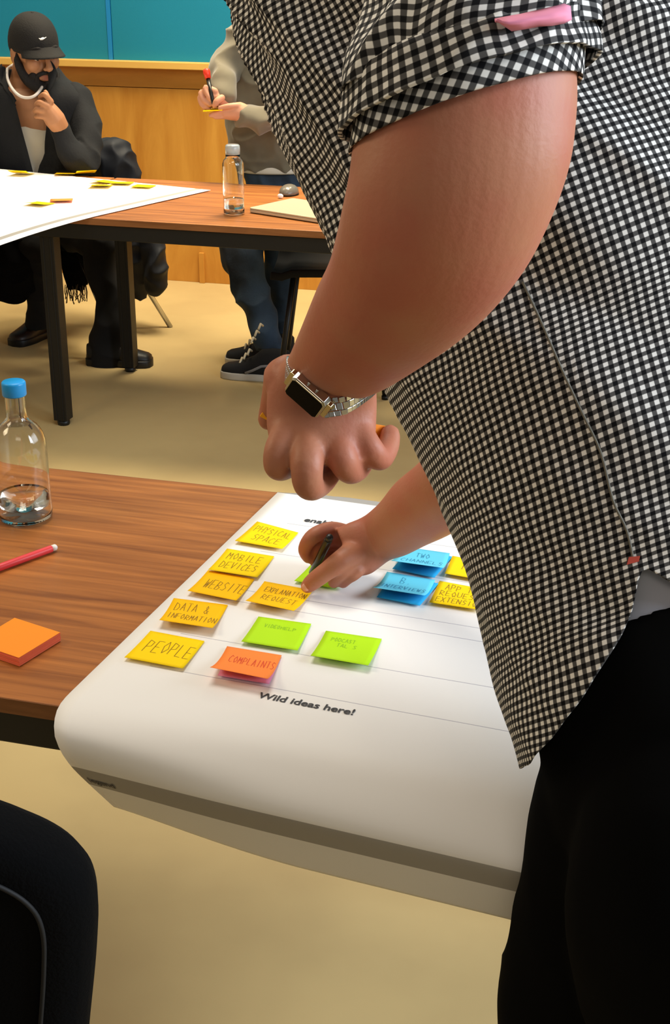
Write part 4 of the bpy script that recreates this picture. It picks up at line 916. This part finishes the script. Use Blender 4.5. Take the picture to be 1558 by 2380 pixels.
for pts, rr in (([(176,232,5.16),(196,268,5.13),(203,320,5.06),(200,366,4.99),(188,380,4.95),(166,350,4.93),(148,318,4.93),(140,303,4.93)], [.062,.058,.056,.056,.054,.050,.042,.038]),
                ([(-66,232,5.16),(-92,290,5.12),(-98,350,5.0),(-80,375,4.93),(-40,380,4.88)], [.062,.058,.056,.050,.042])):
    m = MB(); m.chain(py(pts), rr, 24); remesh(m, 'sleeve', jk_m, jk, .006, 3, .5, noise_disp(.007, 11, 7, (1, 1, .8)))
for pts in ([(14,158,5.06),(8,180,5.03),(18,210,5.0),(38,245,4.99)], [(108,152,5.06),(114,178,5.03),(114,210,5.0),(108,245,4.99)]):
    P0, _ = smooth(py(pts), [0]*4, 4); sg = -1 if pts[0][0] < 60 else 1; m = MB(); N2 = len(P0)
    m.grid([[p+R0*(sg*t*.030*math.sin(PI*min(1, (i+2)/N2*1.1)))+V((0, -.012*math.sin(PI*t), .016*t)) for t in (0, .25, .5, .75, 1)] for i, p in enumerate(P0)]); m.build('collar', jk_m, jk, solid=.004)
# legs under the table and boots
lg = MB(); limb(lg, [(-75,430,175,430,5.17,.62), (-70,500,175,500,5.17,.62), (-60,540,165,540,5.17,.6)], 'Y', 28, k=4)
lg.chain(py([(110,520,5.18),(190,540,5.02),(238,566,4.93)]), [.095, .085, .070], 20); lg.chain(py([(0,525,5.18),(50,545,5.05),(88,570,4.98)]), [.095, .085, .070], 20)
limb(lg, [(195,560,275,560,4.93,.9), (205,640,275,640,4.93,.9), (228,700,290,700,4.93,.9), (214,770,300,770,4.92,.9), (205,835,305,838,4.92,.9), (204,850,306,853,4.92,.9)], 'Y', 28, k=5)
limb(lg, [(50,570,128,570,4.98,.9), (60,650,130,650,5.03,.9), (66,710,128,712,5.07,.8), (58,750,122,755,5.10,.8)], 'Y', 28, k=5)
remesh(lg, 'trousers', mat('black_trousers_far', '#0A0A0B', rough=.95), B, .006, 5, .5, noise_disp(.005, 9, 4))
tt = Pz(356, 850, 0); hh = Pz(240, 846, 0); make_shoe(B, tt, hh-tt, .27, .10, .09, mat('black_leather', '#0B0A0A', rough=.5), black_metal)
tt = Pz(30, 806, 0); bt = make_shoe(B, tt, V((.25, .9, 0)), .28, .105, .15, mat('dark_brown_leather', '#24160F', rough=.45), black_metal)
# coats and scarf
pj = empty('puffer_jacket', (-2.3, 5.45, .45), 'dark grey padded jacket hanging over the chair to the right of the capped man', 'jacket')
m = MB(); limb(m, [(222,322,268,320,5.42,.5), (206,338,292,332,5.42,.8), (206,365,308,362,5.42,.8), (212,395,320,390,5.42,.7), (222,430,328,430,5.42,.6), (235,500,350,500,5.42,.6), (255,560,372,560,5.42,.6), (270,610,380,615,5.42,.6), (285,655,352,665,5.42,.6), (300,690,342,695,5.42,.5)], 'Y', 32)
m.chain(py([(330,480,5.40),(352,560,5.38),(362,620,5.37),(362,662,5.37)]), [.04, .045, .048, .042], 18)
remesh(m, 'padded_shell', mat('dark_padded_nylon', '#1D1F25', rough=.6, spec=.3), pj, .006, 4, .5, noise_disp(.010, 13, 1))
ct = empty('black_coat', (-2.75, 5.0, .40), 'black coat draped off the capped man\'s lap at the left frame edge', 'coat')
m = MB(); limb(m, [(-120,545,110,545,5.0,.5), (-120,600,108,600,5.0,.5), (-110,650,100,660,5.02,.45), (-60,680,70,690,5.02,.4), (-40,690,62,702,5.02,.3)], 'Y', 28); remesh(m, 'cloth', black_cloth, ct, .006, 3, .5, noise_disp(.012, 9, 5))
sf = empty('scarf', (-2.45, 5.05, .34), 'black fringed scarf hanging below the back left table', 'scarf')
m = MB(); limb(m, [(135,540,238,540,5.08,.25), (140,600,238,600,5.08,.25), (146,625,235,628,5.08,.25), (152,655,200,660,5.08,.25), (158,670,196,674,5.08,.2)], 'Y', 24); remesh(m, 'cloth', black_cloth, sf, .005, 3, .5, noise_disp(.008, 14, 5))
m = MB(); rn = random.Random(8)
for i in range(26):
    x_ = 152+i*1.9; y_ = 664+rn.uniform(-4, 4); a = PY(x_, y_, 5.08+rn.uniform(-.02, .02)); m.tube([a, a+V((rn.uniform(-.008, .008), 0, -.03)), a+V((rn.uniform(-.014, .014), rn.uniform(-.01, .01), -.055-rn.uniform(0, .02)))], .0018, 5)
for i in range(14):
    x_ = 200+i*2.2; y_ = 625+rn.uniform(-4, 4)+(i > 8)*8; a = PY(x_, y_, 5.08+rn.uniform(-.02, .02)); m.tube([a, a+V((rn.uniform(-.008, .008), 0, -.03)), a+V((rn.uniform(-.014, .014), 0, -.05-rn.uniform(0, .02)))], .0018, 5)
fo = m.build('fringe', mat('beige_black_fringe', '#6A5C48', rough=.9), sf); fo['kind'] = 'stuff'

# ---------------------------------------------------------------- the standing person in the sweatshirt
D_ = empty('person', (-1.60, 5.05, 0), 'person in olive grey sweatshirt and jeans standing behind the back right table, writing', 'person')
sw_m = mat('olive_grey_fleece', '#776E59', rough=.95, var=.12, vscale=6, tint='#6A624F', sheen=.3)
db = MB(); hcD = PY(640, -95, 5.10); HD = head_frame(-FW*.6-R0*.7, 25); head_mb(db, hcD, HD, 1.0)
db.chain(py([(650,-45,5.17),(655,10,5.2),(655,60,5.2)]), [.055, .06, .08], 16)
limb(db, [(590,40,720,40,5.2,.6), (560,120,745,120,5.2,.6), (565,380,740,380,5.2,.6)], 'Y', 24, k=4)
db.chain(py([(530,240,4.955),(512,232,4.935),(498,225,4.925)]), [.026, .031, .026], 14)
for pts, rr in (([(500,212,4.915),(478,203,4.91),(484,222,4.90),(494,236,4.90)], [.0125,.011,.0095,.008]), ([(492,222,4.92),(468,214,4.915),(474,232,4.905),(490,244,4.90)], [.0125,.011,.010,.008]),
                ([(490,234,4.93),(466,224,4.92),(470,244,4.91),(486,252,4.91)], [.012,.0105,.0095,.008]), ([(494,244,4.94),(474,244,4.93),(480,256,4.92)], [.011,.010,.008]), ([(515,228,4.90),(504,236,4.885),(499,246,4.89)], [.014,.0125,.010])): db.chain(py(pts), rr, 10)
db.chain(py([(578,270,4.94),(556,260,4.92),(530,262,4.91)]), [.031, .036, .026], 14)
for a_, b_ in (((538,252),(505,262)), ((535,258),(495,265)), ((534,264),(490,268)), ((536,270),(500,272))): db.chain(py([(a_[0],a_[1],4.915),((a_[0]+b_[0])/2,(a_[1]+b_[1])/2,4.90),(b_[0],b_[1],4.895)]), [.0115,.010,.0085], 10)
db.chain(py([(552,246,4.90),(532,247,4.885),(512,251,4.88)]), [.013,.011,.009], 10)
remesh(db, 'body', skin_c, D_, .0032, 3); head_parts(D_, hcD, HD, 1.0, skin_c, hair_brown, False, lip_m); hair_cap(D_, hcD, HD, 1.0, hair_brown)
m = MB(); limb(m, [(600,30,715,30,5.2,.7), (560,62,752,62,5.2,.62), (540,110,766,110,5.2,.6), (534,180,768,180,5.2,.62), (531,260,768,260,5.2,.64), (536,320,768,320,5.2,.64), (550,362,765,362,5.2,.62), (560,386,762,386,5.2,.60), (565,390,758,390,5.2,.55)], 'Y', 36)
m.chain(py([(572,82,5.17),(543,125,5.12),(524,165,5.06),(520,198,4.99),(528,226,4.955)]), [.064, .058, .052, .046, .036], 22)
m.chain(py([(745,110,5.12),(735,200,5.06),(700,262,5.0),(640,276,4.96),(600,276,4.94),(572,271,4.935)]), [.066, .062, .058, .054, .048, .042], 22)
remesh(m, 'sweatshirt', sw_m, D_, .006, 3, .5, noise_disp(.013, 9, 11, (1, 1, 1.5)))
m = MB(); limb(m, [(561,380,760,380,5.2,.62), (561,393,760,392,5.2,.63), (564,397,758,396,5.2,.61)], 'Y', 32, k=2); m.build('t_shirt_hem', mat('white_jersey'), D_)
jn_m = mat('dark_denim', '#35495E', rough=.85, var=.5, vscale=4, tint='#10131A', bump=.1, bscale=150)
m = MB(); limb(m, [(570,384,752,384,5.2,.55), (568,440,752,440,5.2,.58), (560,500,745,500,5.2,.58), (552,530,735,530,5.2,.55)], 'Y', 28)
limb(m, [(528,500,640,500,5.18,.8), (514,560,610,560,5.14,.8), (517,600,612,605,5.10,.8), (530,645,618,650,5.07,.8), (552,700,634,700,5.04,.8), (575,745,645,748,5.01,.8), (592,790,652,792,4.99,.8), (596,815,656,815,4.98,.8)], 'Y', 24)
limb(m, [(625,500,742,500,5.22,.8), (620,560,700,560,5.22,.8), (618,620,690,625,5.20,.8), (622,690,686,695,5.16,.8), (632,750,672,752,5.12,.8), (630,800,670,802,5.10,.8)], 'Y', 24)
remesh(m, 'jeans', jn_m, D_, .006, 4, .5, noise_disp(.008, 11, 17))
sh_u, sh_s, sh_l = mat('black_canvas', '#0D0E12', rough=.8), mat('off_white_rubber', '#B9B4A8', rough=.6), mat('cream_lace', '#D8CDB0', rough=.8)
t1, h1 = Pz(516, 872, 0), Pz(650, 884, 0); make_shoe(D_, t1, h1-t1, .285, .105, .125, sh_u, sh_s, sh_l, mat('grey_stripe', '#77777C', rough=.6), 'sneaker')
t2, h2 = Pz(524, 842, 0), Pz(650, 846, 0); make_shoe(D_, t2, h2-t2, .285, .105, .125, sh_u, sh_s, sh_l, mat('grey_stripe'), 'sneaker')
mk0, mk1 = PY(498, 250, 4.885), PY(479, 160, 4.93); dk = (mk1-mk0).normalized(); ml = (mk1-mk0).length
mk = empty('marker_pen', mk0, 'black marker with red cap held up by the sweatshirt wearer', 'marker')
m = MB(); m.tube([mk0, mk0+dk*.012, mk0+dk*.016, mk0+dk*(ml-.034)], [.0015, .003, .0068, .0078], 12); m.build('barrel', mat('black_pen_barrel'), mk)
m = MB(); m.tube([mk0+dk*(ml-.036), mk0+dk*(ml-.012), mk0+dk*(ml-.004), mk0+dk*ml], [.0105, .0135, .0125, .007], 14); tag(m.build('cap', mat('red_cap', '#E8381E', rough=.4), mk), 'flared red cap')
slab('sticky_note_pad', [PY(472, 260, 4.875), PY(517, 257, 4.875), PY(522, 253, 4.95), PY(479, 256, 4.95)], .004, n_yel2, 'thin yellow note pad resting on the sweatshirt wearer\'s palm', 'note pad')
